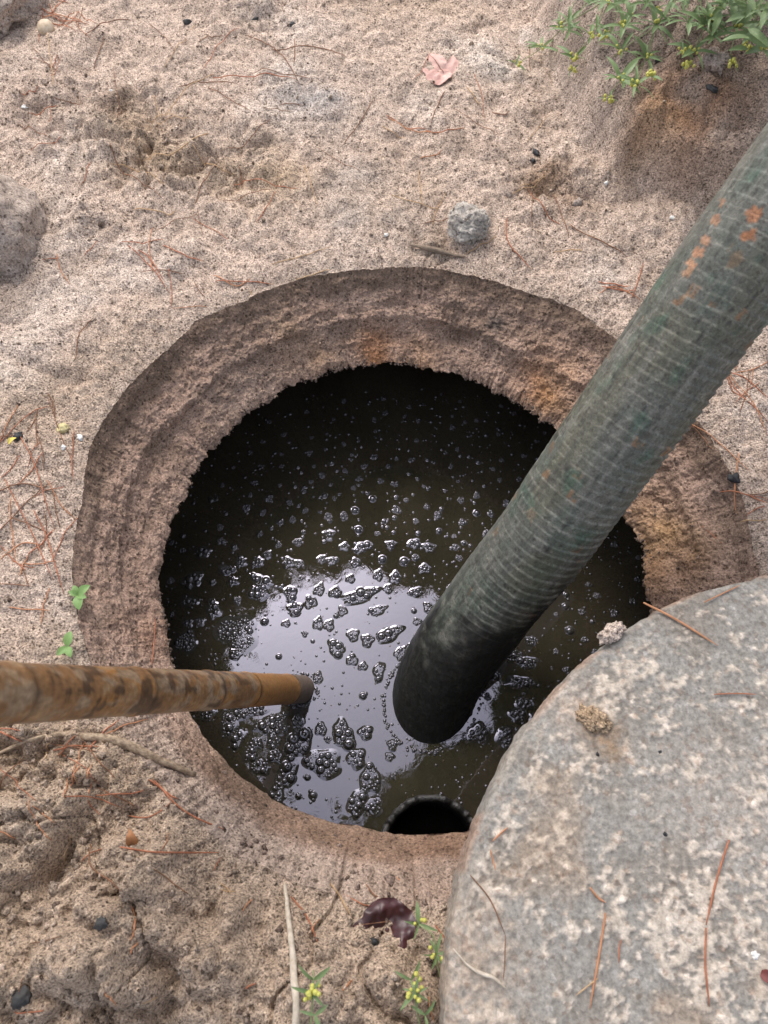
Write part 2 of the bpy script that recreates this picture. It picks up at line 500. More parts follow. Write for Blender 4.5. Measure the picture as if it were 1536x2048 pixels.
# crumbs of sand stuck along the ragged lower edge
def scatter_blobs(name, P, sizes, mat, sub=0, squash=.75, parent=None):
    n = len(P); bv, bf = ICO[sub]; m = len(bv)
    ang = RNG.random(n) * 6.283
    jit = 1 + .7 * (RNG.random((n, m)) - .5)
    v = bv[None] * jit[..., None] * (sizes[:, None, None] * np.stack([1 + .3 * RNG.random(n), .7 + .4 * RNG.random(n), squash * (.7 + .5 * RNG.random(n))], -1)[:, None, :])
    c, s = np.cos(ang)[:, None], np.sin(ang)[:, None]
    vx = v[..., 0] * c - v[..., 1] * s; vy = v[..., 0] * s + v[..., 1] * c
    v = np.stack([vx, vy, v[..., 2]], -1) + P[:, None, :]
    f = (bf[None] + (np.arange(n) * m)[:, None, None]).reshape(-1, 3)
    return mk(name, v.reshape(-1, 3), f, mat, parent, smooth=sub > 0)

n = 3200
t = RNG.random(n) * 2 * math.pi - math.pi
lo = np.interp(t, TH, Rl, period=2 * math.pi)
keep = (np.sin(t) > -.6) & (vnoise(t * 9, 0 * t, 0 * t) > -.5)
t, lo = t[keep], lo[keep]
rr_ = lo + np.abs(RNG.normal(.0, .007, len(t))) - .0015
zl = LIPZ + RNG.normal(-.001, .003, len(t)) + np.clip(rr_ - lo, 0, .1) * .8
o = scatter_blobs("edge_crumbs", np.c_[rr_ * np.cos(t), rr_ * np.sin(t), zl - LIPZ], (.0008 + .0024 * RNG.random(len(t)) ** 3), None, 0, .9, tank)
attr(o, "tint", np.tile([[.22, .165, .135]], (len(o.data.vertices), 1)) * np.repeat(RNG.uniform(.6, 1.3, len(t)), 12)[:, None]); attr(o, "wet", np.zeros(len(o.data.vertices)))
o.data.materials.append(M_wall); o["kind"] = "stuff"

# loose sand crumbs over ground and wall
n = 34000
p = np.c_[RNG.uniform(-1.0, .95, n), RNG.uniform(-.78, 1.45, n)]
r_ = np.hypot(*p.T); th_ = np.arctan2(p[:, 1], p[:, 0])
dl = np.hypot(p[:, 0] - LIDC[0], p[:, 1] - LIDC[1]) - LIDR
ok = (r_ > radial(R2T, th_) + .012) & (dl > .0)
rwp = roughw(p[:, 0], p[:, 1])
dens = vnoise(p[:, 0] * 9, p[:, 1] * 9, 0 * r_)
ok &= (RNG.random(n) < .3 + .6 * rwp + .3 * dens)
p = p[ok]; rwp = rwp[ok]; n = len(p)
sz = (.0007 + .0024 * RNG.random(n) ** 4) * (1 + 1.1 * np.clip(rwp - .3, 0, 1)) * (1 + .8 * (RNG.random(n) < .015))
pz = surf(p[:, 0], p[:, 1]) + sz * .25
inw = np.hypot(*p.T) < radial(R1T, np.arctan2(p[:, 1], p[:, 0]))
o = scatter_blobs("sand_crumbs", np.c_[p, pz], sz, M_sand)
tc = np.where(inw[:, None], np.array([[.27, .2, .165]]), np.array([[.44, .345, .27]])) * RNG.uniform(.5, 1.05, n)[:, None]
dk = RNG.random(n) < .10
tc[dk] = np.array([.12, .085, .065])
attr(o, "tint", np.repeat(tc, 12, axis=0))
tag(o, "loose crumbs of sand and soil scattered over the ground", "soil", kind="stuff")

# ------------------------------------------------------------------ water
def liquid(name, film):
    m, t, b = mat_new(name)
    geo = N(t, "ShaderNodeNewGeometry").outputs["Position"]
    n = noise(t, geo, 9, 4, .6)
    r = ramp(t, [(.3, (.027, .0235, .015)), (.7, (.044, .037, .024))] if film else [(.3, (.022, .0205, .016)), (.7, (.050, .047, .040))])
    t.links.new(n.outputs["Fac"], r.inputs[0]); t.links.new(r.outputs[0], b.inputs["Base Color"])
    b.inputs["Roughness"].default_value = .004 if film else .03
    b.inputs["IOR"].default_value = 2.05 if film else 1.95
    b.inputs["Specular Tint"].default_value = (.84, .82, 1, 1)
    if film:
        w1 = noise(t, geo, 34, 4, .55, 1.2)
        w2 = noise(t, geo, 6, 2, .5)
        bp = N(t, "ShaderNodeBump"); bp.inputs["Strength"].default_value = .022; bp.inputs["Distance"].default_value = .004
        t.links.new(w1.outputs["Fac"], bp.inputs["Height"])
        bp2 = N(t, "ShaderNodeBump"); bp2.inputs["Strength"].default_value = .012; bp2.inputs["Distance"].default_value = .02
        t.links.new(w2.outputs["Fac"], bp2.inputs["Height"]); t.links.new(bp.outputs[0], bp2.inputs["Normal"])
        t.links.new(bp2.outputs[0], b.inputs["Normal"])
    return m
M_water = liquid("murky_water", True)
M_bub = liquid("bubble_film", False)
rr = [.0002, .2, .4, .6, .8, .94]
sv = np.vstack([np.c_[r * np.cos(a), r * np.sin(a), np.full(96, WATERZ)] for r in rr])
water = mk("water", sv, grid_faces(len(rr), 96), M_water)
tag(water, "dark murky sewage water reflecting trees and sky", kind="structure")

# ------------------------------------------------------------------ concrete lid
M_lid = grainy("lid_concrete", None, gscale=170, lo=.7, hi=1.25, bump=.5, bdist=.002, rough=.9, dark=.88, mid=90)
lid = empty("concrete_lid", (LIDC[0], LIDC[1], .008), "thick round grey concrete lid speckled with pale sand, overlapping the pit edge", "lid")
NL = 1100
al = np.linspace(0, 2 * math.pi, NL, endpoint=False)
edge = LIDR + .003 * fbm(np.cos(al), np.sin(al), 0 * al, 9, 3) + .0022 * fbm(np.cos(al), np.sin(al), 0 * al + 3, 55, 3)
prof = [(.012, -.0001)]
rads = np.concatenate([np.linspace(.01, .95, 210), np.linspace(.955, .986, 12), [.992, .997, 1.0]])
top = LIDZ - .008
Zc = np.concatenate([np.zeros(210), np.zeros(12), [-.0015, -.004, -.009]])
side = [(1.002, -.020), (1.0, -.035), (1.003, -.05), (1.0, -.065), (1.002, -.08), (.998, -.092), (.9, -.0921)]
RRl = np.concatenate([rads, [s[0] for s in side]]); ZZl = np.concatenate([Zc, [s[1] for s in side]])
gx = RRl[:, None] * edge[None, :] * np.cos(al); gy = RRl[:, None] * edge[None, :] * np.sin(al)
gzl = np.repeat(ZZl[:, None], NL, 1) + top
flat = (RRl[:, None] < .999) * np.ones_like(gx)
n_ = fbm(gx, gy, 0 * gx, 22, 3); n4 = fbm(gx, gy, 0 * gx + 2, 80, 3)
gzl = gzl + flat * (.002 * n_ + .0016 * n4) * sstep(1.0, .97, RRl)[:, None]
sidew = (1 - flat)
gx = gx + sidew * .004 * fbm(gx, gy, gzl, 50, 3); gy = gy + sidew * .004 * fbm(gx, gy, gzl + 3, 50, 3)
# pale dried sand lies in a broken net over grey concrete
gxf, gyf = gx.ravel(), gy.ravel()
net = fbm(gxf, gyf, 0 * gxf + 5, 44, 4, .6); net2 = fbm(gxf, gyf, 0 * gxf + 8, 150, 3, .6); big = fbm(gxf, gyf, 0 * gxf, 7, 2)
sandy = sstep(-.02, .2, net * .6 + net2 * .6 + .34 * big + .0)
clear = sstep(.945, .99, np.repeat(RRl, NL)) * .75
sandy = sandy * (1 - clear)
gzl = gzl + (sandy * .0022).reshape(gzl.shape) * flat
lt = np.tile([[.275, .26, .235]], (len(gxf), 1))
lt = mix3(lt, (.225, .20, .17), sstep(.0, .5, fbm(gxf, gyf, 0 * gxf + 12, 16, 3)) * .7)
lt = mix3(lt, (.565, .49, .41), sandy * .85)
lt = mix3(lt, (.33, .24, .165), sstep(.25, .6, fbm(gxf, gyf, 0 * gxf + 31, 10, 3)) * .45)
lt = mix3(lt, (.34, .19, .12), np.repeat(sstep(.985, 1.0, RRl), NL) * sstep(.1, .4, fbm(gxf, gyf, 0 * gxf, 14, 2)) * .5)
wx, wy = gxf + LIDC[0], gyf + LIDC[1]
for px, py, r, c, a_ in [(1205, 1470, .022, (.30, .20, .12), .9), (1185, 1440, .018, (.33, .23, .14), .8), (1225, 1500, .015, (.28, .18, .10), .8), (1150, 1420, .03, (.52, .42, .34), .8),
                         (940, 1900, .06, (.42, .34, .27), .7), (900, 2000, .07, (.40, .32, .25), .7), (1460, 1620, .1, (.5, .43, .37), .4)]:
    cpt = onlid(px, py); wv = np.exp(-((wx - cpt[0]) ** 2 + (wy - cpt[1]) ** 2) / r ** 2) * np.clip(.7 + net2, 0, 1.2) * a_
    lt = mix3(lt, c, np.clip(wv, 0, 1))
slab = mk("slab", np.c_[gxf, gyf, gzl.ravel()], grid_faces(len(RRl), NL), M_lid, lid)
attr(slab, "tint", lt)

# ------------------------------------------------------------------ suction hose
HP = [(.075, -.62, -.90), (.048, -.335, -.52), (.066, -.199, -.345), (.150, -.093, -.186), (.225, -.022, -.045), (.305, .068, .108), (.385, .160, .235), (.462, .250, .352),
      (.60, .40, .50), (.82, .62, .58), (1.15, .92, .50), (1.6, 1.3, .26), (2.1, 1.7, .12), (2.8, 2.2, .10)]
NLh, NTh = 1500, 150
CP = spline(HP, NLh)
seg = np.r_[0, np.cumsum(np.linalg.norm(np.diff(CP, axis=0), axis=1))]
si = np.linspace(0, seg[-1], NLh)
# finer where seen
si = np.concatenate([np.linspace(0, .25, 60)[:-1], np.linspace(.25, 2.0, 1400)[:-1], np.linspace(2.0, seg[-1], 200)])
CPs = np.stack([np.interp(si, seg, CP[:, k]) for k in range(3)], -1)
T = np.gradient(CPs, axis=0); T /= np.linalg.norm(T, axis=1)[:, None]
Nn = np.cross(T, [0, 0, 1.0]); Nn /= np.linalg.norm(Nn, axis=1)[:, None]
Bb = np.cross(Nn, T)
ah = np.linspace(0, 2 * math.pi, NTh, endpoint=False)
Sg, Ag = np.meshgrid(si, ah, indexing='ij')
ca, sa = np.cos(Ag), np.sin(Ag)
pit = .0160
ph = (Sg / pit + Ag / (2 * math.pi)) + .16 * fbm(ca, sa, Sg * 9, 2.2, 2)
fr = ph - np.floor(ph)
ribs = np.where(fr < .82, fr / .82, (1 - fr) / .18) ** 1.2
soft = .55 + .45 * fbm(ca, sa, Sg * 3, 2.0, 2)
seam = np.abs(((Ag / (2 * math.pi) * 34 + .6 * np.floor(ph) + .3 * fbm(ca, sa, Sg * 8, 3, 2)) % 1) - .5)
RH = .0795 + .0030 * (ribs - .5) * np.clip(.8 * soft + .5 * np.cos(Ag), .12, 1.15) - .0012 * sstep(.10, .0, seam) + .0018 * fbm(ca, sa, Sg * 9, 1.6, 3) + .0006 * fbm(ca, sa, Sg * 11, 9, 3)
# the submerged end carries a smooth cuff
cuff = sstep(1.0, .86, Sg + .04 * fbm(ca, sa, Sg * 8, 2, 2))
RH = RH * (1 - cuff) + cuff * (.0815 + .0015 * fbm(ca, sa, Sg * 9, 2, 3) + .0006 * fbm(ca, sa * 3, Sg * 30, 3, 2))
VH = CPs[:, None, :] + RH[..., None] * (ca[..., None] * Nn[:, None, :] + sa[..., None] * Bb[:, None, :])
VH = VH.reshape(-1, 3)
M_hose = grainy("hose_rubber", None, gscale=300, lo=.72, hi=1.3, bump=.35, bdist=.0009, rough=.66, dark=.7, mid=80, wet=True, spec=.5)
hose = empty("suction_hose", (HP[2][0], HP[2][1], WATERZ), "thick ribbed grey-green suction hose with its wet black end in the water", "hose")
hb = mk("hose_body", VH - np.array(hose.location), grid_faces(len(si), NTh), M_hose, hose)
hx, hy, hz = VH.T; Sf = Sg.ravel(); caf, saf = ca.ravel(), sa.ravel(); frf = fr.ravel()
h1 = fbm(caf, saf, Sf * 7, 1.6, 3); h2 = fbm(caf, saf, Sf * 14, 4, 3); h3 = fbm(caf * 3, saf * 3, Sf * 12, 6, 3)
ht = np.tile([[.125, .132, .118]], (len(VH), 1))
ht = mix3(ht, (.10, .125, .104), sstep(-.05, .4, h1) * .8)
ht = mix3(ht, (.19, .19, .172), sstep(.05, .5, h2) * .7)
ht = mix3(ht, (.13, .125, .085), sstep(.1, .5, fbm(caf, saf, Sf * 5, 1.5, 2)) * sstep(.7, 1.1, Sf) * .5)
sw = sstep(1.0, 1.25, Sf)
ht = mix3(ht, (.05, .12, .085), sw * sstep(.18, .5, fbm(caf, saf, Sf * 10, 2.5, 2)) * .55)
ht = mix3(ht, (.25, .24, .21), sstep(.8, .98, frf) * sstep(-.1, .4, h2) * .45)
ht = mix3(ht, (.03, .03, .028), sstep(.30, .55, h3) * .8)
# squares of worn rubber
cellk = np.floor(ph.ravel()); cella = np.floor(Ag.ravel() / (2 * math.pi) * 34 + .6 * cellk)
cr = np.modf(np.sin(cellk * 12.99 + cella * 78.23) * 43758.5)[0]; cr = np.abs(cr)
h4 = fbm(caf * 5, saf * 5, Sf * 3, 3, 3)
ht = mix3(ht, (.20, .20, .185), sstep(.12, .45, h4) * .5)
ht = mix3(ht, (.05, .052, .048), sstep(.15, .45, -h4) * .45)
ht = mix3(ht, (.25, .145, .08), (cr > .965) * sstep(.85, 1.05, Sf) * .8 * sstep(-.25, .25, h3 + .6 * h2))
ht = ht * (.88 + .24 * np.abs(np.modf(np.sin(cellk * 3.7 + cella * 17.1) * 917.3)[0]))[:, None]
for px, py, dep, r, c, a_ in [(1385, 530, 1.0, .008, (.46, .24, .13), 1), (1397, 508, 1.0, .0075, (.44, .22, .12), 1), (1410, 480, 1.0, .006, (.40, .21, .12), .9), (1430, 440, 1.0, .006, (.36, .19, .11), .9), (1445, 405, 1.0, .006, (.36, .19, .11), .8), (1375, 545, 1.0, .008, (.46, .26, .15), .9),
                              (1505, 430, .98, .009, (.42, .17, .07), .9), (1503, 475, .98, .011, (.42, .16, .06), .9), (1470, 515, .98, .014, (.24, .16, .09), .7), (1060, 1030, 1.2, .012, (.30, .22, .16), .7)]:
    d = ray(px, py); pr = (VH - CAM) @ (d / np.linalg.norm(d)); off = np.linalg.norm((VH - CAM) - pr[:, None] * (d / np.linalg.norm(d)), axis=1)
    nearer = pr < np.linalg.norm(d) * 1.35
    up_side = saf > -.3
    wv = sstep(.45, .75, np.exp(-(off / (r * 1.15)) ** 2) + .55 * h3 + .3 * h2) * (off < 2.2 * r) * up_side * nearer * a_ * (Sf > .6)
    ht = mix3(ht, np.array(c), np.clip(wv, 0, 1) * .85)
# soaked lower end: black, ragged tide line; shade of the right underside painted in
wl_ = sstep(.06, -.07, hz + .125 + .05 * h1 + .08 * h2 - .05 * caf)
ht = mix3(ht, (.012, .013, .013), wl_ * (.95 - .25 * sstep(.15, .5, h3)))
ht = ht * np.array([.88, .86, .81])
attr(hb, "tint", ht); attr(hb, "wet", np.clip(wl_, 0, 1) * np.clip(.5 + .8 * h3, .1, 1))

# ------------------------------------------------------------------ bamboo pole
PA = np.array([-.199, -.203, WATERZ]); PB = np.array([-.372, -.378, .480])
dirp = (PB - PA) / np.linalg.norm(PB - PA)
Lp = np.linalg.norm(PB - PA)
def pole_t(px):                       # parameter on the pole seen at image column px
    best = min(np.linspace(-.1, Lp * 1.02, 400), key=lambda s: abs(768 + FPX * ((PA + dirp * s - CAM) @ RT) / ((PA + dirp * s - CAM) @ FW) - px))
    return best
nodes_at = [pole_t(575), pole_t(492), pole_t(418)]
nodes_at += [nodes_at[-1] + .20, nodes_at[-1] + .42, nodes_at[-1] + .66, nodes_at[-1] + .92]
sp_ = np.concatenate([np.linspace(-.45, -.02, 30), np.linspace(-.015, Lp + .1, 620), np.linspace(Lp + .12, 1.9, 90)])
NTp = 80
ap = np.linspace(0, 2 * math.pi, NTp, endpoint=False)
Sp, Ap = np.meshgrid(sp_, ap, indexing='ij')
Rp = .0272 + .0008 * fbm(np.cos(Ap), np.sin(Ap), Sp * 12, 1.5, 2) + .00012 * fbm(np.cos(Ap) * .6, np.sin(Ap) * .6, Sp * 160, 1.5, 3)
for k, nd in enumerate(nodes_at):
    dd = Sp - nd
    Rp = Rp - (.0030 if k < 3 else .001) * np.exp(-(dd / .0045) ** 2) + .0013 * np.exp(-((dd - .011) / .007) ** 2)
N1 = np.cross(dirp, [1.0, 0, 0]); N1 /= np.linalg.norm(N1); N2 = np.cross(dirp, N1)
VP = PA + dirp * Sp[..., None] + Rp[..., None] * (np.cos(Ap)[..., None] * N1 + np.sin(Ap)[..., None] * N2)
VP = VP.reshape(-1, 3)
m, t_, b_ = mat_new("bamboo")
tn = N(t_, "ShaderNodeAttribute", attribute_name="tint")
gn = noise(t_, N(t_, "ShaderNodeTexCoord").outputs["Object"], 160, 3, .6)
gr_ = ramp(t_, [(.3, (.7, .68, .66)), (.7, (1.25, 1.25, 1.25))]); t_.links.new(gn.outputs["Fac"], gr_.inputs[0])
t_.links.new(mulc(t_, tn.outputs["Color"], gr_.outputs[0]), b_.inputs["Base Color"])
b_.inputs["Roughness"].default_value = .5
bpn = N(t_, "ShaderNodeBump"); bpn.inputs["Strength"].default_value = .3; bpn.inputs["Distance"].default_value = .001
t_.links.new(gn.outputs["Fac"], bpn.inputs["Height"]); t_.links.new(bpn.outputs[0], b_.inputs["Normal"])
M_bam = m
pole = empty("bamboo_pole", tuple(PA), "weathered orange-brown bamboo pole dipped into the water from the left", "pole")
culm = mk("culm", VP - PA, grid_faces(len(sp_), NTp), M_bam, pole)
spf, apf = Sp.ravel(), Ap.ravel(); cpx, spx = np.cos(apf), np.sin(apf)
b1 = fbm(cpx, spx, spf * 14, 1.2, 3); b2 = .35 * fbm(cpx * .8, spx * .8, spf * 110, 1.4, 3) + .8 * fbm(cpx * 2, spx * 2, spf * 32, 1.1, 3); b3 = fbm(cpx * 1.5, spx * 1.5, spf * 30, 1.6, 3)
bt = np.tile([[.235, .125, .052]], (len(VP), 1))
bt = mix3(bt, (.36, .17, .045), sstep(.0, .5, b1) * .8)
bt = mix3(bt, (.27, .20, .13), sstep(-.1, .3, b3) * .8)
bt = mix3(bt, (.07, .04, .022), sstep(.04, .34, b2 + .25 * b1) * .85)
bt = mix3(bt, (.36, .25, .14), sstep(.1, .45, -b2) * .6)
bt = mix3(bt, (.40, .19, .05), sstep(nodes_at[0] - .01, nodes_at[0] + .02, spf) * sstep(nodes_at[1] + .04, nodes_at[1] - .01, spf) * .75)
bt = mix3(bt, (.19, .15, .12), sstep(nodes_at[0] + .012, nodes_at[0] - .012, spf) * .85)
for k, nd in enumerate(nodes_at):
    bt = mix3(bt, (.035, .02, .012), np.exp(-((spf - nd) / .0058) ** 2) * np.clip((1.0 if k in (1, 2) else .5) + .3 * b3, 0, 1))
bt = bt * np.array([.88, .86, .86])
attr(culm, "tint", bt)
# raised scars of the joints, each a ring of its own
for k, nd in enumerate(nodes_at[:4]):
    aa = np.linspace(0, 2 * math.pi, 48, endpoint=False); bb = np.linspace(0, 2 * math.pi, 8, endpoint=False)
    A_, B_ = np.meshgrid(aa, bb, indexing='ij')
    rad = .0274 + .0009 * np.cos(B_) + .0004 * fbm(np.cos(A_), np.sin(A_), 0 * A_ + k, 5, 2)
    ps = dirp * (nd + .0105 + .0022 * np.sin(B_))[..., None] + rad[..., None] * (np.cos(A_)[..., None] * N1 + np.sin(A_)[..., None] * N2)
    F_ = [[i * 8 + j, i * 8 + (j + 1) % 8, ((i + 1) % 48) * 8 + (j + 1) % 8, ((i + 1) % 48) * 8 + j] for i in range(48) for j in range(8)]
    o = mk("node_ring", ps.reshape(-1, 3), F_, M_bam, pole)
    c_ = np.tile([[.24, .13, .06]], (len(o.data.vertices), 1)) * RNG.uniform(.7, 1.2, (len(o.data.vertices), 1)); attr(o, "tint", c_)

# ------------------------------------------------------------------ outlet pipe in the tank
M_pipe = simple("old_pipe", (.020, .018, .016), .45, .6, 160, .8, .003, .5)
pc = np.array([.043, -.492, -.245])
pipe = empty("outlet_pipe", (pc[0], pc[1], WATERZ), "black open-ended pipe standing in the water below the near edge", "pipe")
aa = np.linspace(0, 2 * math.pi, 160, endpoint=False)
prf = [(.088, -.55), (.0885, -.11), (.089, -.02), (.0885, -.004), (.086, .000), (.079, -.001), (.0765, -.006), (.076, -.05), (.076, -.55)]
pv = []
for r, z in prf:
    rg = r + .0030 * fbm(np.cos(aa), np.sin(aa), 0 * aa + z * 20, 12, 3)
    zz_ = z + (.011 * fbm(np.cos(aa), np.sin(aa), 0 * aa, 9, 4) if z > -.03 else 0)
    pv.append(np.c_[rg * np.cos(aa), rg * np.sin(aa), np.zeros(160) + zz_ + (pc[2] - WATERZ)])
mk("pipe_wall", np.vstack(pv), grid_faces(len(prf), 160), M_pipe, pipe)

aa2 = np.linspace(0, 2 * math.pi, 40, endpoint=False)  # added disc, blackens the pipe's inside in place of shade
sv = np.vstack([np.c_[r * np.cos(aa2), r * np.sin(aa2), .004 * fbm(r * np.cos(aa2), r * np.sin(aa2), 0 * aa2, 60, 3) + .030] for r in (.0768, .06, .04, .02, .001)])
mk("dark_disc", sv, grid_faces(5, 40), simple("disc_black", (.006, .005, .004), .9, .4, 120, .6, .003, .1), pipe)

# ------------------------------------------------------------------ foam
BUBP = np.array([(1.55, -.02), (1.30, .03), (1.10, .14), (1.00, .34), (.90, .56), (.68, .78), (.38, .93), (.0001, .98)])
def bubble_v(cx, cy, R, seg=12, h=.85):
    a_ = np.linspace(0, 2 * math.pi, seg, endpoint=False)
    v = np.concatenate([np.c_[cx + p[0] * R * np.cos(a_), cy + p[0] * R * np.sin(a_), np.full(seg, p[1] * R * h)] for p in BUBP])
    return v, grid_faces(len(BUBP), seg)

def cluster(wd, hg, rot, kind, seed):
    """bubbles packed in an ellipse wd x hg (metres)"""
    rg = random.Random(seed)
    a_, b_2 = wd / 2, hg / 2
    pts = []
    size = math.sqrt(wd * hg)
    if kind == 'raft': rs = [.0058, .0042, .0032, .0024, .0024]
    elif kind == 'twin': rs = [size * .20, size * .10, .0026, .0018]
    else: rs = [size * .23, size * .12, size * .07, max(.0009, size * .042)]
    if kind == 'single': pts = [(0, 0, size * .36)]
    if kind == 'twin': pts = [(-.13 * wd, 0, size * .15), (.10 * wd, -.02 * hg, size * .15)]
    tries = 0; cap = {'raft': 170, 'twin': 90, 'single': 3}.get(kind, 60)
    while len(pts) < cap and tries < 900:
        tries += 1
        lv = 0 if tries < 10 else 1 if tries < 45 else 2 if tries < 150 else 3
        r = rs[lv] * rg.uniform(.65, 1.1) if kind != 'raft' else rg.choice(rs) * rg.uniform(.7, 1.1)
        ang = rg.uniform(0, 6.283); rad = math.sqrt(rg.random()) * (1 + .18 * math.sin(3 * ang + seed) + .1 * math.sin(5 * ang + 2 * seed))
        x, y = rad * (a_ - r * .6) * math.cos(ang), rad * (b_2 - r * .6) * math.sin(ang)
        if all((x - p[0]) ** 2 + (y - p[1]) ** 2 > (.80 * (r + p[2])) ** 2 for p in pts):
            pts.append((x, y, r))
    c, s = math.cos(rot), math.sin(rot)
    Vs, Fs, k = [], [], 0
    if kind != 'single' and size > .013:          # the film that holds the bubbles together, bulging a little
        sg = 36; an = np.linspace(0, 2 * math.pi, sg, endpoint=False)
        wob = 1 + .12 * np.sin(3 * an + seed) + .08 * np.sin(5 * an + 2 * seed)
        for rr_, zz_ in ((1.20, -.0002), (1.10, .0002), (1.0, .0007), (.9, .0011), (.6, .0014), (.01, .0015)):
            ex, ey = rr_ * wob * (a_ + .001) * np.cos(an), rr_ * wob * (b_2 + .001) * np.sin(an)
            Vs.append(np.c_[ex * c - ey * s, ex * s + ey * c, np.full(sg, zz_ * (.35 if kind == 'raft' else .6 * min(1, size / .025)))])
        Fs.append(grid_faces(6, sg)); k = 6 * sg
    for x, y, r in pts:
        v, f = bubble_v(x * c - y * s, x * s + y * c, r, 14 if r > .003 else 9, .60)
        Vs.append(v); Fs.append(f + k); k += len(v)
    return np.vstack(Vs), np.vstack(Fs)

ZOOM = 2.793
BIG = [(1035, 535, 190, 70, 20, 'c'), (755, 570, 62, 66, 0, 'c'), (805, 500, 50, 66, -20, 'c'), (895, 515, 62, 56, 10, 'c'), (1190, 495, 42, 50, 0, 'c'), (670, 610, 72, 72, 0, 'c'), (1135, 615, 88, 46, 20, 'c'),
       (935, 620, 44, 50, 0, 'c'), (900, 648, 30, 34, 0, 's'), (800, 690, 48, 64, 0, 'c'), (860, 700, 50, 56, 0, 'c'), (995, 755, 56, 60, 0, 'c'), (1075, 785, 58, 64, 0, 'c'), (1200, 750, 140, 66, 28, 'c'), (900, 830, 66, 92, 35, 'c'),
       (990, 895, 54, 50, 0, 'c'), (1050, 930, 44, 36, 20, 'c'), (1140, 960, 50, 96, -10, 'c'), (725, 750, 34, 34, 0, 'c'), (770, 790, 24, 24, 0, 's'), (580, 875, 36, 36, 0, 's'), (500, 680, 46, 50, 0, 's'), (620, 690, 40, 34, 0, 'c'),
       (800, 990, 40, 52, 20, 'c'), (1050, 1095, 42, 42, 0, 's'), (1415, 600, 46, 56, 0, 'c'), (1355, 680, 42, 32, 0, 'c'), (1335, 620, 30, 36, 0, 's'), (1260, 855, 50, 70, -30, 'c'), (1320, 820, 40, 40, 0, 'c'),
       (540, 1250, 160, 80, 20, 'c'), (590, 1285, 70, 46, 20, 'c'), (690, 1350, 105, 170, -25, 'c'), (690, 1235, 60, 60, 0, 'c'), (815, 1282, 50, 56, 0, 'c'), (940, 1310, 84, 140, 25, 'c'), (1065, 1300, 64, 62, 0, 'c'), (855, 1340, 36, 36, 0, 'c'),
       (550, 1340, 60, 84, 0, 'c'), (450, 1360, 60, 56, 0, 'c'), (560, 1430, 66, 66, 0, 'c'), (830, 1470, 170, 120, -15, 't'), (1015, 1445, 80, 90, 0, 'c'), (1215, 1370, 44, 50, 0, 'c'), (1200, 1435, 40, 36, 0, 'c'), (625, 1525, 80, 160, -25, 'c'),
       (1090, 1560, 92, 120, 0, 'c'), (1020, 1690, 76, 130, -20, 'c'), (1110, 1710, 80, 80, 0, 'c'), (740, 1550, 34, 34, 0, 's'), (770, 1650, 40, 50, 0, 's'), (690, 1655, 36, 34, 0, 's'), (475, 1490, 92, 66, -20, 'c'), (420, 1420, 60, 80, 0, 'c'),
       (570, 1640, 66, 90, 0, 'c'), (350, 1330, 66, 100, -20, 'c'), (180, 1190, 76, 66, 0, 'c'), (300, 1250, 76, 110, 0, 'c'), (400, 1180, 190, 70, 10, 'r'), (350, 745, 215, 170, -30, 'r'), (470, 515, 104, 84, 0, 'c'), (480, 455, 120, 60, -30, 'c'),
       (645, 525, 60, 90, 10, 'c'), (285, 390, 82, 52, 0, 'c'), (325, 455, 52, 46, 0, 'c'), (370, 345, 56, 56, 20, 'c'), (460, 350, 70, 50, 30, 'c'), (515, 305, 44, 46, 0, 'c'), (155, 290, 82, 60, 0, 'c'), (95, 450, 112, 80, 40, 'c'),
       (75, 565, 90, 60, 0, 'c'), (215, 610, 66, 100, 20, 'c'), (60, 790, 110, 110, 0, 'r'), (70, 690, 50, 46, 0, 'c'), (140, 680, 50, 46, 0, 'c'), (340, 860, 62, 56, 0, 'c'), (207, 458, 40, 40, 0, 's'), (1050, 265, 100, 52, 20, 'c'),
       (945, 262, 52, 44, 0, 'c'), (1335, 245, 64, 52, 0, 'c'), (1420, 265, 70, 46, -15, 'c'), (1205, 248, 54, 40, 0, 'c'), (860, 195, 60, 60, 30, 'c'), (635, 350, 60, 56, 0, 'c'), (1230, 435, 56, 66, 0, 'c'), (1135, 420, 44, 60, 0, 'c'),
       (820, 330, 44, 44, 0, 'c'), (875, 340, 60, 40, 0, 'c'), (690, 355, 46, 40, 0, 'c'), (1010, 350, 44, 50, 0, 'c'), (1395, 385, 60, 50, 0, 'c'), (980, 440, 44, 44, 0, 'c'), (1345, 515, 70, 50, 10, 'c')]
BIG = [(350 + x / ZOOM, 1000 + y / ZOOM, w_ / ZOOM, h_ / ZOOM, r, k) for x, y, w_, h_, r, k in BIG]
BIG += [(1055, 1325, 34, 20, 0, 'c'), (1025, 1310, 26, 26, 0, 'c'), (1040, 1365, 52, 20, 0, 'c'), (932, 1422, 24, 24, 0, 's'), (957, 1467, 34, 32, 0, 'c'), (1010, 1475, 28, 34, 0, 'c'), (1035, 1430, 26, 24, 0, 'c'), (1062, 1282, 20, 16, 0, 'c'),
        (1070, 1438, 20, 18, 0, 'c'), (1048, 1408, 30, 20, 0, 'c')]
wpx = at(700, 1300, WATERZ); SC = np.linalg.norm(wpx - CAM) / FPX * 1.0    # metres per photo pixel at the water
placed = []
rng = random.Random(3)
FLAND = [("the bamboo pole tip", 600, 1378), ("the hose end", 830, 1400), ("the long sausage of bubbles", 720, 1190), ("the big two-bubble cluster", 647, 1526), ("the largest bubble raft", 475, 1267), ("the outlet pipe", 870, 1640),
         ("the left pit wall", 335, 1160), ("the near pit edge", 540, 1580), ("the lid rim", 1060, 1470), ("the middle of the sky reflection", 715, 1310), ("the black shadow under the far wall", 600, 960), ("the underside of the hose", 1040, 1290), ("the left flank of the hose", 860, 1140)]
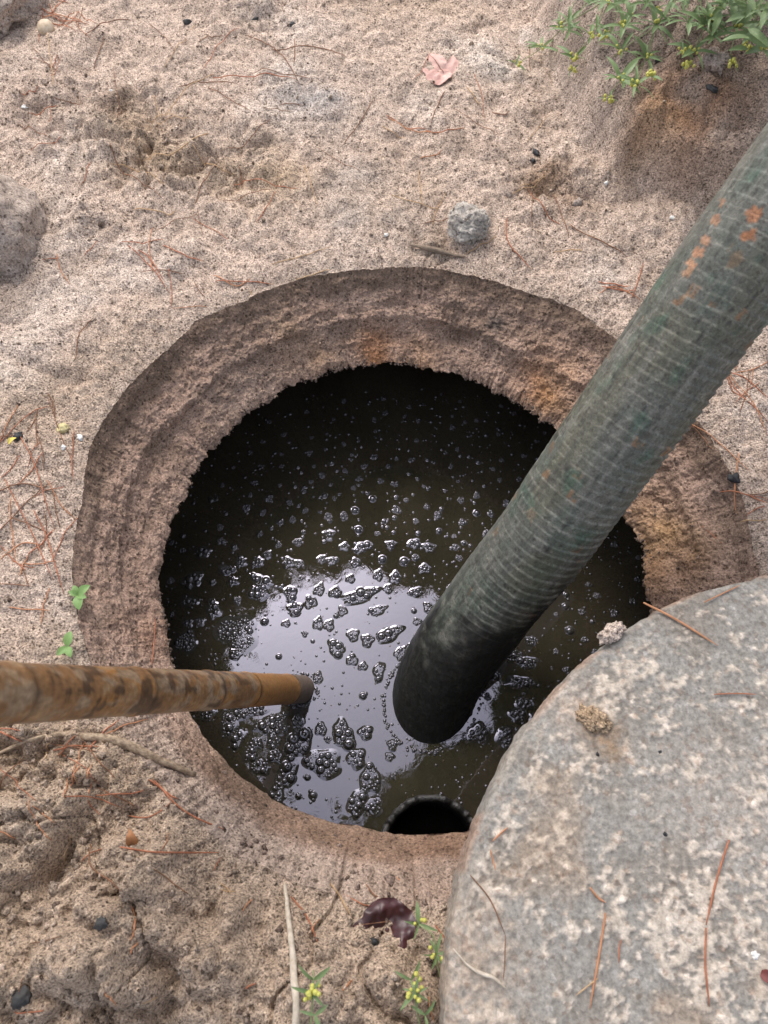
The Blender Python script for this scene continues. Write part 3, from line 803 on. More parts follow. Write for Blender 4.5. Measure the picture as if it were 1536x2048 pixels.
def flabel(px, py, wd, hg, k):
    n, x, y = min(FLAND, key=lambda q: (q[1] - px) ** 2 + (q[2] - py) ** 2)
    dx, dy = px - x, py - y
    dr = ("right of" if dx > 0 else "left of") if abs(dx) > abs(dy) else ("below" if dy > 0 else "above")
    sz = "large" if max(wd, hg) > 34 else "small" if max(wd, hg) < 17 else "medium-sized"
    sh = "single bubble" if k == 's' else "long foam cluster" if max(wd, hg) / min(wd, hg) > 1.45 else "round foam cluster"
    return f"{sz} {sh} floating just {dr} {n}", f"foam near {n}"
for i, (px, py, wd, hg, rot, k) in enumerate(BIG):
    p_ = at(px, py, WATERZ)
    v, f = cluster(wd * SC, hg * SC, math.radians(rot), {'c': 'c', 's': 'single', 't': 'twin', 'r': 'raft'}[k], i + 1)
    o = mk("foam_cluster", v, f, M_bub); o.location = (p_[0], p_[1], WATERZ + .0004)
    placed.append((p_[0], p_[1], max(wd, hg) * SC / 2))
    if k == 'r' and py > 1200 and px < 500 and wd > 70: lab, g = "largest flat raft of tiny bubbles, left of the sky reflection", None
    elif k == 't': lab, g = "dark foam cluster with two big bubbles side by side, near the bottom of the water", None
    elif k == 'r' and wd > 60: lab, g = "wide raft of tiny bubbles under the bamboo pole", None
    elif k == 'r': lab, g = "small raft of tiny bubbles by the left wall of the pit", None
    elif i == 0: lab, g = "long sausage of joined bubbles at the top of the sky reflection", None
    else: lab, g = flabel(px, py, wd, hg, k)
    tag(o, lab, "foam", g)

protos = []
for k in range(14):
    sz = 1.0
    v, f = cluster(.010 * (.8 + .5 * rng.random()), .008 * (.8 + .5 * rng.random()), rng.uniform(0, 3), rng.choice(['single', 'c', 'c']), 100 + k)
    protos.append(mk("foam_bubbles", v, f, M_bub, link=False).data)
def gapzone(px, py):
    return (px - 720) ** 2 / 250 ** 2 + (py - 1370) ** 2 / 230 ** 2 < 1
count = 0; tries = 0
tiny = []
while count < 215 and tries < 20000:
    tries += 1
    px, py = rng.uniform(330, 1290), rng.uniform(770, 1500)
    p_ = at(px, py, WATERZ)
    rad = math.hypot(p_[0], p_[1])
    if rad > .50 or gapzone(px, py): continue
    if py > 1250 and px < 900: continue
    dmin = .019 + .004 * rng.random()
    if any((p_[0] - a_) ** 2 + (p_[1] - b2_) ** 2 < (dmin + c_) ** 2 for a_, b2_, c_ in placed): continue
    s_ = (1.0 + .55 * sstep(800, 1120, py)) * rng.uniform(.7, 1.3)
    o = bpy.data.objects.new("foam_bubbles", rng.choice(protos)); COL.objects.link(o)
    o.location = (p_[0], p_[1], WATERZ + .0004); o.scale = (s_,) * 3; o.rotation_euler = (0, 0, rng.uniform(0, 6.28))
    placed.append((p_[0], p_[1], .004))
    right = px > 1330 - (py - 800) * .78
    if right: tag(o, "tiny bubble speck on the dark water right of the hose", "foam", "bubble specks right of the hose")
    elif py < 960: tag(o, "tiny bubble speck on the black water under the far wall", "foam", "bubble specks under the far wall")
    else: tag(o, "tiny bubble speck on the dark water left of the hose", "foam", "bubble specks left of the hose")
    count += 1
Vs, Fs, k = [], [], 0
for _ in range(1900):
    px, py = rng.uniform(330, 1290), rng.uniform(790, 1640)
    p_ = at(px, py, WATERZ)
    if math.hypot(p_[0], p_[1]) > .56: continue
    if gapzone(px, py) and rng.random() < .45: continue
    v, f = bubble_v(0, 0, rng.uniform(.0006, .0019) * (2.1 if py < 1100 and rng.random() < .5 else 1.15), 8, rng.uniform(.4, .8))
    Vs.append(v + np.array([p_[0], p_[1], WATERZ + .0004])); Fs.append(f + k); k += len(v)
o = mk("froth_specks", np.vstack(Vs), np.vstack(Fs), M_bub)
tag(o, "countless pinhead bubbles and specks dotted over the water", "froth", kind="stuff")
# flecks of scum and hairs of grass on the water
M_fleck = simple("scum", (.10, .07, .045), .7, .5, 300)
Vs, Fs, k = [], [], 0
for _ in range(420):
    px, py = rng.uniform(330, 1290), rng.uniform(780, 1640)
    p_ = at(px, py, WATERZ)
    if math.hypot(p_[0], p_[1]) > .55: continue
    n_v = 6; a0 = rng.uniform(0, 6.28); L_, W_ = rng.uniform(.0007, .0026), rng.uniform(.0005, .0011)
    aa_ = np.linspace(0, 2 * math.pi, n_v, endpoint=False)
    jj = np.array([rng.uniform(.6, 1.2) for _ in range(n_v)])
    x_, y_ = L_ * jj * np.cos(aa_), W_ * jj * np.sin(aa_)
    v = np.c_[p_[0] + x_ * math.cos(a0) - y_ * math.sin(a0), p_[1] + x_ * math.sin(a0) + y_ * math.cos(a0), np.full(n_v, WATERZ + .0009)]
    v = np.vstack([v, [p_[0], p_[1], WATERZ + .0016]])
    f = np.array([(i, (i + 1) % n_v, n_v) for i in range(n_v)])
    Vs.append(v); Fs.append(f + k); k += n_v + 1
o = mk("scum_flecks", np.vstack(Vs), np.vstack(Fs), M_fleck)
tag(o, "fine brown flecks of scum floating on the water", "scum", kind="stuff")
# ring of scum round pole and hose
def scum_ring(name, c, rx, ry, rot, label, wid, nb=70):
    Vs, Fs, k = [], [], 0
    for i in range(nb):
        an = rng.uniform(0, 6.283); e_ = 1 + abs(rng.gauss(0, wid))
        x_, y_ = rx * e_ * math.cos(an), ry * e_ * math.sin(an)
        v, f = bubble_v(c[0] + x_ * math.cos(rot) - y_ * math.sin(rot), c[1] + x_ * math.sin(rot) + y_ * math.cos(rot), rng.uniform(.0006, .0026), 9, .7)
        v[:, 2] += WATERZ + .0006
        Vs.append(v); Fs.append(f + k); k += len(v)
    o = mk(name, np.vstack(Vs), np.vstack(Fs), M_bub); tag(o, label, "foam")
scum_ring("foam_collar", (PA[0] + .002, PA[1]), .029, .029, 0, "dark foam collar around the dipped tip of the bamboo pole", .12)
scum_ring("foam_collar", (.058, -.218), .088, .105, -.55, "thin foam edge around the hose where it enters the water", .03, 260)

# ------------------------------------------------------------------ stones, clods, charcoal
def stone(name, pos, size, label, cat, mat, sub=3, rough=.25, freq=1.3, fine=.05, group=None, rot=None, sink=.3):
    v, f = rock_v(sub, size, rng.random() * 40, rough, freq, fine)
    o = mk(name, v, f, mat)
    o.location = (pos[0], pos[1], pos[2] + size[2] * (1 - 2 * sink) * .6)
    o.rotation_euler = rot or (0, 0, rng.uniform(0, 6.28))
    return tag(o, label, cat, group)
M_cob = grainy("cobble_stone", (.42, .385, .345), gscale=200, lo=.5, hi=1.35, bump=.8, bdist=.004, mid=40)
M_grey = grainy("grey_boulder", (.38, .315, .27), gscale=260, lo=.5, hi=1.4, bump=.8, bdist=.003, mid=30)
M_clod = grainy("soil_clod", (.40, .33, .29), gscale=260, lo=.5, hi=1.4, bump=.8, bdist=.003, mid=40)
M_white = simple("white_stone", (.72, .70, .66), .8, .15, 200, .3)
M_shell2 = simple("tan_shell", (.50, .36, .22), .6, .2, 60, .3, .001, col2=(.66, .55, .42))
M_coal = simple("charcoal", (.022, .022, .024), .6, .5, 180, .7, .002)
M_dkp = simple("dark_pebble", (.055, .052, .05), .8, .4, 120, .5, .002)
M_yel = simple("yellow_pebble", (.55, .47, .24), .8, .2, 220, .5)

stone("cobble", on(938, 458, False), (.040, .042, .034), "round pale grey cobble on the sand above the pit", "stone", M_cob, 4, .5, 1.5, .16, sink=.2)
p_ = at(-72, 470); stone("boulder", (p_[0], p_[1], -.01), (.125, .165, .13), "grey-brown rounded boulder at the left edge of the photo", "boulder", M_grey, 5, .25, 1.4, .06, sink=.38)
p_ = at(-10, 32); stone("boulder", (p_[0] - .01, p_[1] + .02, .01), (.105, .11, .07), "grey weathered boulder in the top left corner", "boulder", M_grey, 5, .42, 1.6, .10, sink=.3)
stone("shell_stone", on(94, 62, False), (.019, .021, .016), "smooth tan rounded pebble beside the top left boulder", "pebble", M_shell2, 3, .08, 1, .02, sink=.15)
for nm, px, py, sz, lab, cat, mat in [
        ("soil_clod", 1432, 128, (.026, .030, .022), "pinkish lump of soil among the weeds, larger and lower one", "clod", M_clod),
        ("soil_clod", 1438, 40, (.026, .022, .02), "pinkish lump of soil near the top edge behind the weeds", "clod", M_clod),
        ("pebble", 50, 214, (.008, .005, .004), "white pebble on the ground between the two left boulders", "pebble", M_white),
        ("pebble", 222, 182, (.004, .004, .003), "tiny white pebble right of the broken soil crust", "pebble", M_white),
        ("pebble", 772, 471, (.006, .005, .004), "small white pebble left of the round cobble", "pebble", M_white),
        ("pebble", 1213, 366, (.006, .004, .004), "small white pebble at the foot of the bank", "pebble", M_white),
        ("pebble", 1344, 436, (.005, .005, .004), "white pebble close to the left side of the hose", "pebble", M_white),
        ("pebble", 160, 875, (.008, .005, .004), "white pebble beside the yellowish pebble left of the pit", "pebble", M_white),
        ("pebble", 128, 895, (.005, .006, .004), "smaller white pebble below the yellowish pebble left of the pit", "pebble", M_white),
        ("pebble", 128, 858, (.012, .012, .009), "round yellowish pebble left of the pit", "pebble", M_yel),
        ("pebble", 1155, 406, (.011, .008, .007), "oval brown pebble in the dark soil below the bank", "pebble", M_clod),
        ("pebble", 1018, 390, (.009, .007, .006), "grey pebble above and right of the cobble", "pebble", M_grey),
        ("pebble", 375, 45, (.011, .008, .007), "dark oval pebble near the top edge", "pebble", M_dkp),
        ("pebble", 45, 1998, (.014, .012, .010), "dark pebble in the bottom left corner", "pebble", M_dkp),
        ("pebble", 203, 1847, (.008, .008, .006), "dark pebble in the rough soil at lower left", "pebble", M_dkp),
        ("pebble", 750, 1887, (.008, .009, .007), "small black pebble under the dark red leaf", "pebble", M_coal),
        ("charcoal_piece", 1072, 306, (.006, .012, .005), "larger black charcoal piece at the bank foot", "charcoal", M_coal),
        ("charcoal_piece", 1066, 322, (.007, .005, .004), "smaller black charcoal piece touching the larger at the bank foot", "charcoal", M_coal),
        ("charcoal_piece", 1424, 178, (.008, .014, .006), "black charcoal piece under the soil lump on the bank", "charcoal", M_coal),
        ("charcoal_piece", 1316, 125, (.008, .010, .006), "black charcoal piece behind the weed leaves", "charcoal", M_coal),
        ("charcoal_piece", 998, 622, (.010, .008, .006), "black charcoal piece stuck in the far pit wall", "charcoal", M_coal),
        ("charcoal_piece", 36, 874, (.009, .009, .006), "black charcoal piece left of the yellowish pebble", "charcoal", M_coal),
        ("charcoal_piece", 1470, 958, (.010, .012, .007), "black charcoal piece on the right edge of the pit", "charcoal", M_coal),
        ("charcoal_piece", 510, 40, (.008, .007, .005), "black charcoal crumb near the middle of the top edge", "charcoal", M_coal),
        ("charcoal_piece", 585, 50, (.009, .007, .005), "black charcoal crumb right of the other at the top edge", "charcoal", M_coal)]:
    if lab: stone(nm, on(px, py, False), tuple(.85 * q_ for q_ in sz), lab, cat, mat, 2, .75, 1.9, .35, sink=.3)
for px, py, lab in [(1035, 1472 - 20, 0), (1195, 1508, "tiny black stone beside the brown smear on the lid"), (1320, 1505, "tiny black stone on the lid right of the brown smear"), (1330, 1668, "tiny black stone on the middle of the lid")]:
    if lab: stone("pebble", onlid(px, py), (.0026, .0024, .002), lab, "pebble", M_coal, 2, .7, 1.9, .3, sink=.3)
stone("pebble", onlid(1508, 1910), (.0045, .005, .0032), "white pebble on the lid near the right photo edge", "pebble", M_white, 2, .7, 1.9, .3, sink=.2)
# clumps of wet sand on the lid rim
M_lump = grainy("sand_lump", (.50, .41, .35), gscale=300, bump=.8, bdist=.003)
v0 = onlid(1222, 1268)
stone("sand_lump", v0, (.020, .012, .009), "pale lump of sand stuck on the lid rim over the water", "clod", M_lump, 4, .5, 2.6, .2, sink=.1, rot=(0, 0, .6))
v0 = onlid(1185, 1440)
stone("sand_lump", v0, (.022, .014, .007), "brown crumbly lump of soil on the lid near its left rim", "clod", grainy("brown_lump", (.36, .26, .17), gscale=300, bump=.8, bdist=.003), 4, .5, 2.6, .2, sink=.1, rot=(0, 0, -.5))

# ------------------------------------------------------------------ needles, twigs
M_nee = [simple("needle_red", (.36, .135, .07), .6, .3, 60), simple("needle_brown", (.20, .095, .05), .6, .3, 60), simple("needle_straw", (.46, .30, .16), .6, .25, 60), simple("needle_orange", (.46, .21, .105), .6, .25, 60)]
NCOL = ["reddish", "dark brown", "straw-coloured", "orange"]
NLAND = [("the round cobble", 935, 455), ("the pink leaf", 885, 145), ("the broken soil crust", 300, 270), ("the grey stained sand", 640, 190), ("the left boulder", 90, 470), ("the top left boulder", 90, 60),
         ("the foot of the bank", 1110, 330), ("the left side of the hose", 1240, 560), ("the right side of the hose", 1480, 760), ("the right pit edge", 1470, 1000), ("the yellowish pebble", 128, 858), ("the left photo edge", 30, 1000),
         ("the upper seedling", 150, 1170), ("the brown root", 200, 1490), ("the dark red leaf", 760, 1830), ("the rough soil at lower left", 200, 1720), ("the pale twig", 580, 1900), ("the bottom left corner", 100, 1950),
         ("the far left pit rim", 300, 540), ("the middle of the top edge", 480, 60), ("the top middle edge", 800, 40), ("the dimpled sand", 500, 370), ("the far pit rim", 620, 550)]
LLAND = [("the upper rim of the lid", 1400, 1220), ("the brown smear on the lid", 1200, 1480), ("the left rim of the lid", 960, 1700), ("the lower middle of the lid", 1200, 1900), ("the lower right of the lid", 1420, 1850), ("the right photo edge", 1480, 1400)]
def nlabel(pts, mi, lidn=False):
    (xa, ya), (xm, ym), (xb, yb) = pts[0], pts[1], pts[-1]
    ln = math.hypot(xb - xa, yb - ya); an = abs(math.degrees(math.atan2(yb - ya, xb - xa))) % 180
    sz = "short" if ln < 60 else "long" if ln > 110 else "medium-length"
    dr = "level" if an < 25 or an > 155 else "upright" if 65 < an < 115 else "slanting"
    lm = min(LLAND if lidn else NLAND, key=lambda q: (q[1] - xm) ** 2 + (q[2] - ym) ** 2)[0]
    return f"{sz} {NCOL[mi]} pine needle, {dr} in the photo, near {lm}", f"pine needles near {lm}"
def needle(pts3, rad, mat, lab, grp, name="pine_needle", cat="pine needle", n=15, sides=5, follow=True):
    c = spline(pts3, n)
    if follow:
        zf = surf(c[:, 0], c[:, 1]) + rad * .9
        zp = np.pad(zf, 1, mode='edge'); c[:, 2] = .4 * zf + .6 * np.maximum(np.maximum(zp[:-2], zp[2:]), zf) + .0006
    org = c[len(c) // 2].copy()
    rr_ = rad * np.interp(np.linspace(0, 1, n), [0, .1, .8, 1], [.7, 1, 1, .35])
    v, f = tube_v(c - org, rr_, sides)
    o = mk(name, v, f, mat); o.location = org
    return tag(o, lab, cat, grp)
PL = [([(495, 72), (560, 110), (600, 170)], 1), ([(545, 100), (640, 100), (690, 118)], 1), ([(587, 80), (590, 110), (588, 128)], 1), ([(425, 155), (520, 155), (590, 158)], 0), ([(425, 150), (360, 195), (328, 243)], 2),
      ([(540, 235), (500, 280), (440, 302)], 1), ([(385, 290), (430, 330), (470, 345)], 2), ([(220, 285), (250, 355), (335, 412)], 1), ([(415, 270), (350, 310), (290, 330)], 2), ([(270, 425), (330, 430), (350, 425)], 2),
      ([(610, 330), (620, 370), (635, 412)], 2), ([(470, 368), (540, 372), (595, 378)], 0), ([(550, 385), (530, 420), (510, 445)], 0), ([(545, 530), (600, 515), (665, 492)], 2), ([(330, 490), (370, 510), (412, 525)], 0),
      ([(255, 490), (300, 530), (340, 590)], 0), ([(310, 460), (300, 500), (305, 545)], 3), ([(245, 485), (300, 488), (330, 480)], 0), ([(275, 500), (300, 515), (330, 560)], 0), ([(95, 70), (105, 130), (112, 180)], 2), ([(170, 70), (220, 45), (260, 42)], 1),
      ([(70, 10), (100, 30), (120, 5)], 0), ([(80, 30), (130, 45), (180, 48)], 0), ([(90, 42), (140, 40), (175, 52)], 3), ([(100, 5), (110, 30), (150, 45)], 0), ([(430, 565), (500, 565), (550, 568)], 0), ([(590, 560), (630, 550), (663, 540)], 2),
      ([(590, 568), (670, 575), (700, 550)], 2), ([(340, 540), (345, 590), (343, 620)], 0), ([(150, 720), (170, 660), (187, 637)], 1), ([(430, 555), (470, 570), (500, 560)], 3), ([(500, 580), (508, 600), (515, 612)], 2),
      ([(770, 230), (810, 255), (850, 262)], 0), ([(850, 262), (890, 262), (930, 258)], 0), ([(775, 235), (830, 262), (880, 265)], 3), ([(865, 245), (880, 205), (893, 185)], 1), ([(862, 450), (870, 420), (890, 385)], 2), ([(780, 390), (850, 412), (880, 415)], 2),
      ([(1010, 440), (1020, 490), (1060, 540)], 0), ([(1105, 390), (1125, 430), (1135, 475)], 1), ([(1140, 450), (1190, 480), (1250, 520)], 1), ([(1110, 505), (1150, 503), (1165, 500)], 2), ([(1200, 575), (1240, 580), (1270, 582)], 0),
      ([(1200, 590), (1230, 575), (1280, 605)], 3), ([(1260, 600), (1275, 560), (1285, 530)], 0), ([(1195, 565), (1225, 572), (1260, 575)], 0), ([(985, 225), (1010, 230), (1020, 225)], 1), ([(935, 180), (950, 195), (965, 215)], 2), ([(840, 320), (870, 310), (885, 300)], 3),
      ([(1450, 740), (1470, 790), (1536, 850)], 0), ([(1440, 730), (1490, 760), (1540, 800)], 0), ([(1455, 745), (1500, 800), (1530, 870)], 3), ([(1370, 840), (1430, 880), (1500, 945)], 3), ([(1475, 905), (1470, 970), (1468, 1030)], 3),
      ([(1440, 985), (1490, 990), (1536, 1010)], 0), ([(1480, 1045), (1510, 1042), (1536, 1040)], 2), ([(1400, 1050), (1425, 1070), (1445, 1088)], 0), ([(1380, 850), (1400, 870), (1420, 900)], 1), ([(1470, 740), (1475, 710), (1480, 690)], 0),
      ([(0, 890), (60, 830), (100, 810)], 0), ([(40, 870), (70, 930), (110, 1060)], 0), ([(0, 1060), (60, 1000), (110, 960)], 1), ([(10, 960), (60, 1050), (110, 1160)], 0), ([(95, 960), (120, 1010), (150, 1040)], 3), ([(100, 800), (120, 860), (150, 930)], 1),
      ([(60, 1110), (90, 1080), (110, 1060)], 0), ([(20, 1000), (25, 1060), (35, 1120)], 3), ([(70, 830), (75, 870), (80, 900)], 1), ([(0, 980), (50, 970), (100, 985)], 1), ([(70, 1020), (100, 1090), (130, 1190)], 0), ([(155, 1035), (130, 1075), (110, 1120)], 0),
      ([(0, 1120), (40, 1090), (80, 1090)], 3), ([(40, 910), (20, 940), (5, 960)], 0), ([(95, 790), (105, 810), (108, 835)], 1), ([(50, 1125), (80, 1128), (115, 1122)], 3),
      ([(190, 1590), (260, 1590), (290, 1580)], 0), ([(240, 1695), (310, 1703), (440, 1707)], 0), ([(180, 1690), (190, 1740), (250, 1780)], 1), ([(305, 1560), (370, 1620), (450, 1660)], 0), ([(250, 1630), (300, 1632), (350, 1605)], 0), ([(265, 1815), (270, 1850), (265, 1880)], 3),
      ([(580, 1790), (610, 1830), (637, 1883)], 0), ([(640, 1740), (680, 1790), (700, 1830)], 2), ([(690, 1790), (720, 1805), (745, 1810)], 0), ([(750, 1725), (765, 1745), (775, 1770)], 3), ([(790, 1755), (805, 1765), (820, 1773)], 3), ([(685, 1980), (695, 1970), (703, 1960)], 3),
      ([(490, 1975), (500, 1972), (512, 1965)], 0), ([(0, 1465), (20, 1470), (45, 1485)], 0), ([(110, 1500), (150, 1490), (200, 1495)], 0), ([(120, 1510), (140, 1485), (155, 1475)], 0), ([(180, 1500), (205, 1470), (240, 1440)], 0), ([(215, 1470), (250, 1450), (300, 1440)], 3),
      ([(140, 1570), (150, 1545), (160, 1530)], 3), ([(180, 1585), (182, 1560), (186, 1530)], 3), ([(95, 1520), (100, 1500), (105, 1485)], 2), ([(105, 1490), (150, 1498), (195, 1505)], 1), ([(300, 1560), (340, 1590), (360, 1600)], 0), ([(730, 1770), (750, 1790), (770, 1800)], 1), ([(855, 1990), (862, 2020), (868, 2050)], 3),
      ([(870, 1850), (885, 1870), (895, 1885)], 0), ([(305, 1330), (308, 1285), (314, 1240)], 0)]
for pts, mi in PL:
    pts = [(a_ + rng.uniform(-3, 3), b2_ + rng.uniform(-3, 3)) for a_, b2_ in pts]
    P3 = [on(a_, b2_, False) + np.array([0, 0, .0025 + rng.uniform(0, .003)]) for a_, b2_ in pts]
    lab, g = nlabel(pts, mi)
    needle(P3, rng.uniform(.0008, .0012) * (1.15 if pts[1][1] > 1440 else 1), M_nee[mi], lab, g)
for pts, mi, rd in [([(1285, 1207), (1350, 1240), (1433, 1292)], 3, .0016), ([(1405, 1207), (1440, 1190), (1478, 1172)], 3, .001), ([(1425, 1390), (1470, 1388), (1510, 1390)], 0, .0009), ([(1455, 1680), (1430, 1760), (1410, 1850)], 0, .0014),
                    ([(1410, 1855), (1408, 1930), (1416, 2012)], 0, .0013), ([(1210, 1825), (1195, 1920), (1178, 2018)], 3, .0014), ([(1178, 1775), (1195, 1795), (1210, 1805)], 3, .0014), ([(1240, 1880), (1237, 1895), (1235, 1925)], 0, .001),
                    ([(985, 1682), (1000, 1667), (1015, 1655)], 3, .0012), ([(940, 1750), (980, 1800), (1010, 1870)], 1, .0009), ([(1195, 1955), (1170, 1975), (1150, 1990)], 2, .0009), ([(1010, 1870), (1008, 1930), (1005, 1960)], 1, .0007), ([(980, 1700), (985, 1720), (990, 1740)], 3, .001)]:
    P3 = [onlid(a_, b2_) + np.array([0, 0, .003 + rng.uniform(0, .002)]) for a_, b2_ in pts]
    needle(P3, rd, M_nee[mi], *nlabel(pts, mi, True), follow=False)
def rand_needles(n, x0, x1, y0, y1, mats, L=(40, 120)):
    k = 0
    while k < n:
        px, py = rng.uniform(x0, x1), rng.uniform(y0, y1)
        p_ = on(px, py, False)
        if math.hypot(p_[0], p_[1]) < .57 or np.hypot(p_[0] - LIDC[0], p_[1] - LIDC[1]) < LIDR + .02: continue
        an = rng.uniform(0, 6.283); l = rng.uniform(*L) / 2; cv = rng.uniform(-.4, .4)
        pts = [(px - l * math.cos(an), py - l * math.sin(an) * .9), (px - cv * .4 * l * math.sin(an), py + cv * .4 * l * math.cos(an)), (px + l * math.cos(an), py + l * math.sin(an) * .9)]
        P3 = [on(a_, b2_, False) + np.array([0, 0, .002 + rng.uniform(0, .003)]) for a_, b2_ in pts]
        if any(math.hypot(q_[0], q_[1]) < .56 for q_ in P3): continue
        mi = rng.choice(mats); needle(P3, rng.uniform(.0006, .0010), M_nee[mi], *nlabel(pts, mi)); k += 1
rand_needles(18, 0, 150, 840, 1230, [0, 0, 1, 3])
rand_needles(24, 100, 720, 60, 500, [1, 1, 2, 0])
rand_needles(10, 60, 180, 0, 60, [0, 0, 1], (40, 90))
rand_needles(13, 760, 1180, 30, 500, [1, 2, 0])
rand_needles(9, 1400, 1530, 700, 1080, [0, 3, 0, 1])
rand_needles(12, 0, 260, 1460, 1640, [0, 3, 0, 1])
rand_needles(16, 0, 640, 1660, 2040, [0, 1, 3, 2], (30, 90))
rand_needles(6, 100, 420, 470, 640, [0, 3, 1], (30, 90))
rand_needles(10, 0, 140, 90, 330, [0, 1, 1], (30, 80))

M_twig = simple("pale_twig", (.50, .40, .29), .8, .3, 70, .6, .002, col2=(.62, .54, .44))
M_root = simple("old_root", (.26, .17, .105), .9, .45, 110, 1.0, .004, col2=(.47, .36, .25))
def twig(pts, rads, mat, name, lab, cat, lift=.004, lidp=False, n=40, sides=9):
    P3 = [(onlid(a_, b2_) if lidp else on(a_, b2_, False)) + np.array([0, 0, lift]) for a_, b2_ in pts]
    c = spline(P3, n); org = c[0].copy()
    c = c + .0012 * np.c_[fbm(c[:, 0], c[:, 1], c[:, 2], 40, 2), fbm(c[:, 0], c[:, 1] + 3, c[:, 2], 40, 2), fbm(c[:, 0], c[:, 1], c[:, 2] + 5, 40, 2)]
    r_ = np.interp(np.linspace(0, 1, n), np.linspace(0, 1, len(rads)), rads) * (1 + .15 * fbm(c[:, 0], c[:, 1], c[:, 2], 60, 2))
    v, f = tube_v(c - org, r_, sides)
    o = mk(name, v, f, mat); o.location = org
    return tag(o, lab, cat)
twig([(-20, 1515), (60, 1482), (120, 1470), (190, 1476), (250, 1488), (320, 1520), (392, 1550)], [.002, .003, .004, .0062, .0068, .006, .004], M_root, "root", "curved brown root lying below the bamboo pole", "root", .004)
twig([(571, 1770), (582, 1870), (588, 1930), (593, 1990), (592, 2070)], [.0025, .0038, .0045, .0045, .0045], M_twig, "twig", "pale straight twig standing out of the soil at the bottom edge", "twig", .008)
twig([(905, 1895), (935, 1930), (960, 1945), (985, 1953), (1010, 1975)], [.0008, .0014, .0026, .0022, .0008], M_twig, "twig", "whitish bent twig near the lower left of the lid", "twig", .004, True)
twig([(820, 492), (850, 498), (880, 505), (930, 516)], [.002, .005, .0055, .002], simple("bark", (.20, .15, .11), .9, .4, 90, .8, .003), "bark_piece", "flat dark bark strip in front of the round cobble", "bark", .003)

# ------------------------------------------------------------------ leaves
def leaf_mesh(L, W, curl=.12, fold=.2, n=9, teeth=0, mcol=5, seed=0, tipw=.5):
    u = np.linspace(0, 1, n); vs = []
    for i, t in enumerate(u):
        wv = W * (math.sin(math.pi * min(1, t * .96 + .02) ** tipw) ** .8) if t < 1 else 0
        wv = max(wv, .0004)
        for j in np.linspace(-1, 1, mcol):
            rag = 1 + teeth * .25 * math.sin(13 * t + 3 * seed) * abs(j)
            vs.append((L * t, j * wv * rag, curl * L * math.sin(math.pi * t) + fold * abs(j) * wv + teeth * .06 * W * math.sin(9 * t + 4 * j + seed)))
    F = grid_faces(n, mcol, False)
    return np.array(vs), F
M_pink = simple("pink_leaf", (.62, .33, .28), .7, .18, 45, .4, .002, trans=.15, col2=(.74, .50, .43))
M_dkred = simple("dark_red_leaf", (.045, .012, .013), .35, .5, 40, .5, .002, .5)
M_redbit = simple("red_petal", (.13, .02, .016), .5, .3, 40, .3)
def place_leaf(name, pos, L, W, yaw, tilt, mat, lab, cat="leaf", roll=0, **k):
    v, f = leaf_mesh(L, W, **k)
    v2 = v.copy(); v2[:, 2] -= .0008
    V = np.vstack([v, v2]); F = np.vstack([f, f[:, ::-1] + len(v)])
    o = mk(name, V, F, mat); o.location = pos; o.rotation_euler = (roll, tilt, yaw)
    return tag(o, lab, cat)
def crumpled_leaf(outline, centre, lift, crump, mat, lab, veinw, seed):
    c0 = on(*centre, False); root = empty("fallen_leaf", tuple(c0), lab, "leaf")
    O = np.array([at(x, y, c0[2]) for x, y in outline]) - c0
    ang = np.arctan2(O[:, 1], O[:, 0]); rad_ = np.hypot(O[:, 0], O[:, 1]); od = np.argsort(ang)
    th_ = np.linspace(-math.pi, math.pi, 72, endpoint=False)
    R_ = np.interp(th_, ang[od], rad_[od], period=2 * math.pi) * (1 + .05 * fbm(np.cos(th_), np.sin(th_), 0 * th_ + seed, 7, 3))
    q_ = np.linspace(.02, 1, 16)
    x = q_[:, None] * R_ * np.cos(th_); y = q_[:, None] * R_ * np.sin(th_)
    z = lift + crump * (fbm(x, y, 0 * x + seed, 34, 3) + .5 * billow(x, y, 0 * x + seed, 60, 2)) + .35 * lift * q_[:, None] ** 2 * fbm(np.cos(th_), np.sin(th_), 0 * th_ + seed, 2, 2)
    v = np.c_[x.ravel(), y.ravel(), z.ravel()]; f = grid_faces(16, 72); v2 = v - [0, 0, .0008]
    mk("blade", np.vstack([v, v2]), np.vstack([f, f[:, ::-1] + len(v)]), mat, root)
    k = int(np.argmax(R_)); t_ = np.linspace(-.1, .95, 14) * R_[k]
    c = np.c_[t_ * math.cos(th_[k]), t_ * math.sin(th_[k]), 0 * t_]
    c[:, 2] = lift + crump * (fbm(c[:, 0], c[:, 1], 0 * t_ + seed, 34, 3) + .5 * billow(c[:, 0], c[:, 1], 0 * t_ + seed, 60, 2)) + .0006
    v, f = tube_v(c, [veinw, veinw * .4], 5); mk("midrib", v, f, M_nee[1], root)
    return root
crumpled_leaf([(862, 115), (850, 155), (858, 168), (876, 174), (893, 167), (903, 152), (914, 146), (913, 128), (905, 119), (893, 132), (880, 119)], (884, 146), .006, .009, M_pink, "dry pink leaf with curled edge lying behind the pit", .0009, 2.2)
def z4(x, y): return (550 + x / 3.072, 1550 + y / 3.072)
crumpled_leaf([z4(*q_) for q_ in [(480, 920), (540, 870), (620, 770), (720, 755), (800, 800), (860, 880), (850, 960), (830, 1080), (720, 1070), (690, 990), (600, 970), (490, 965)]], z4(690, 900), .010, .016, M_dkred, "crumpled dark red leaf on the soil below the pit", .0009, 7.7)
place_leaf("fallen_petal", onlid(1519, 1945) + np.array([0, 0, .004]), .028, .007, -.5, 0, M_redbit, "dark red curled petal on the lid at the right photo edge", "petal", curl=.2)
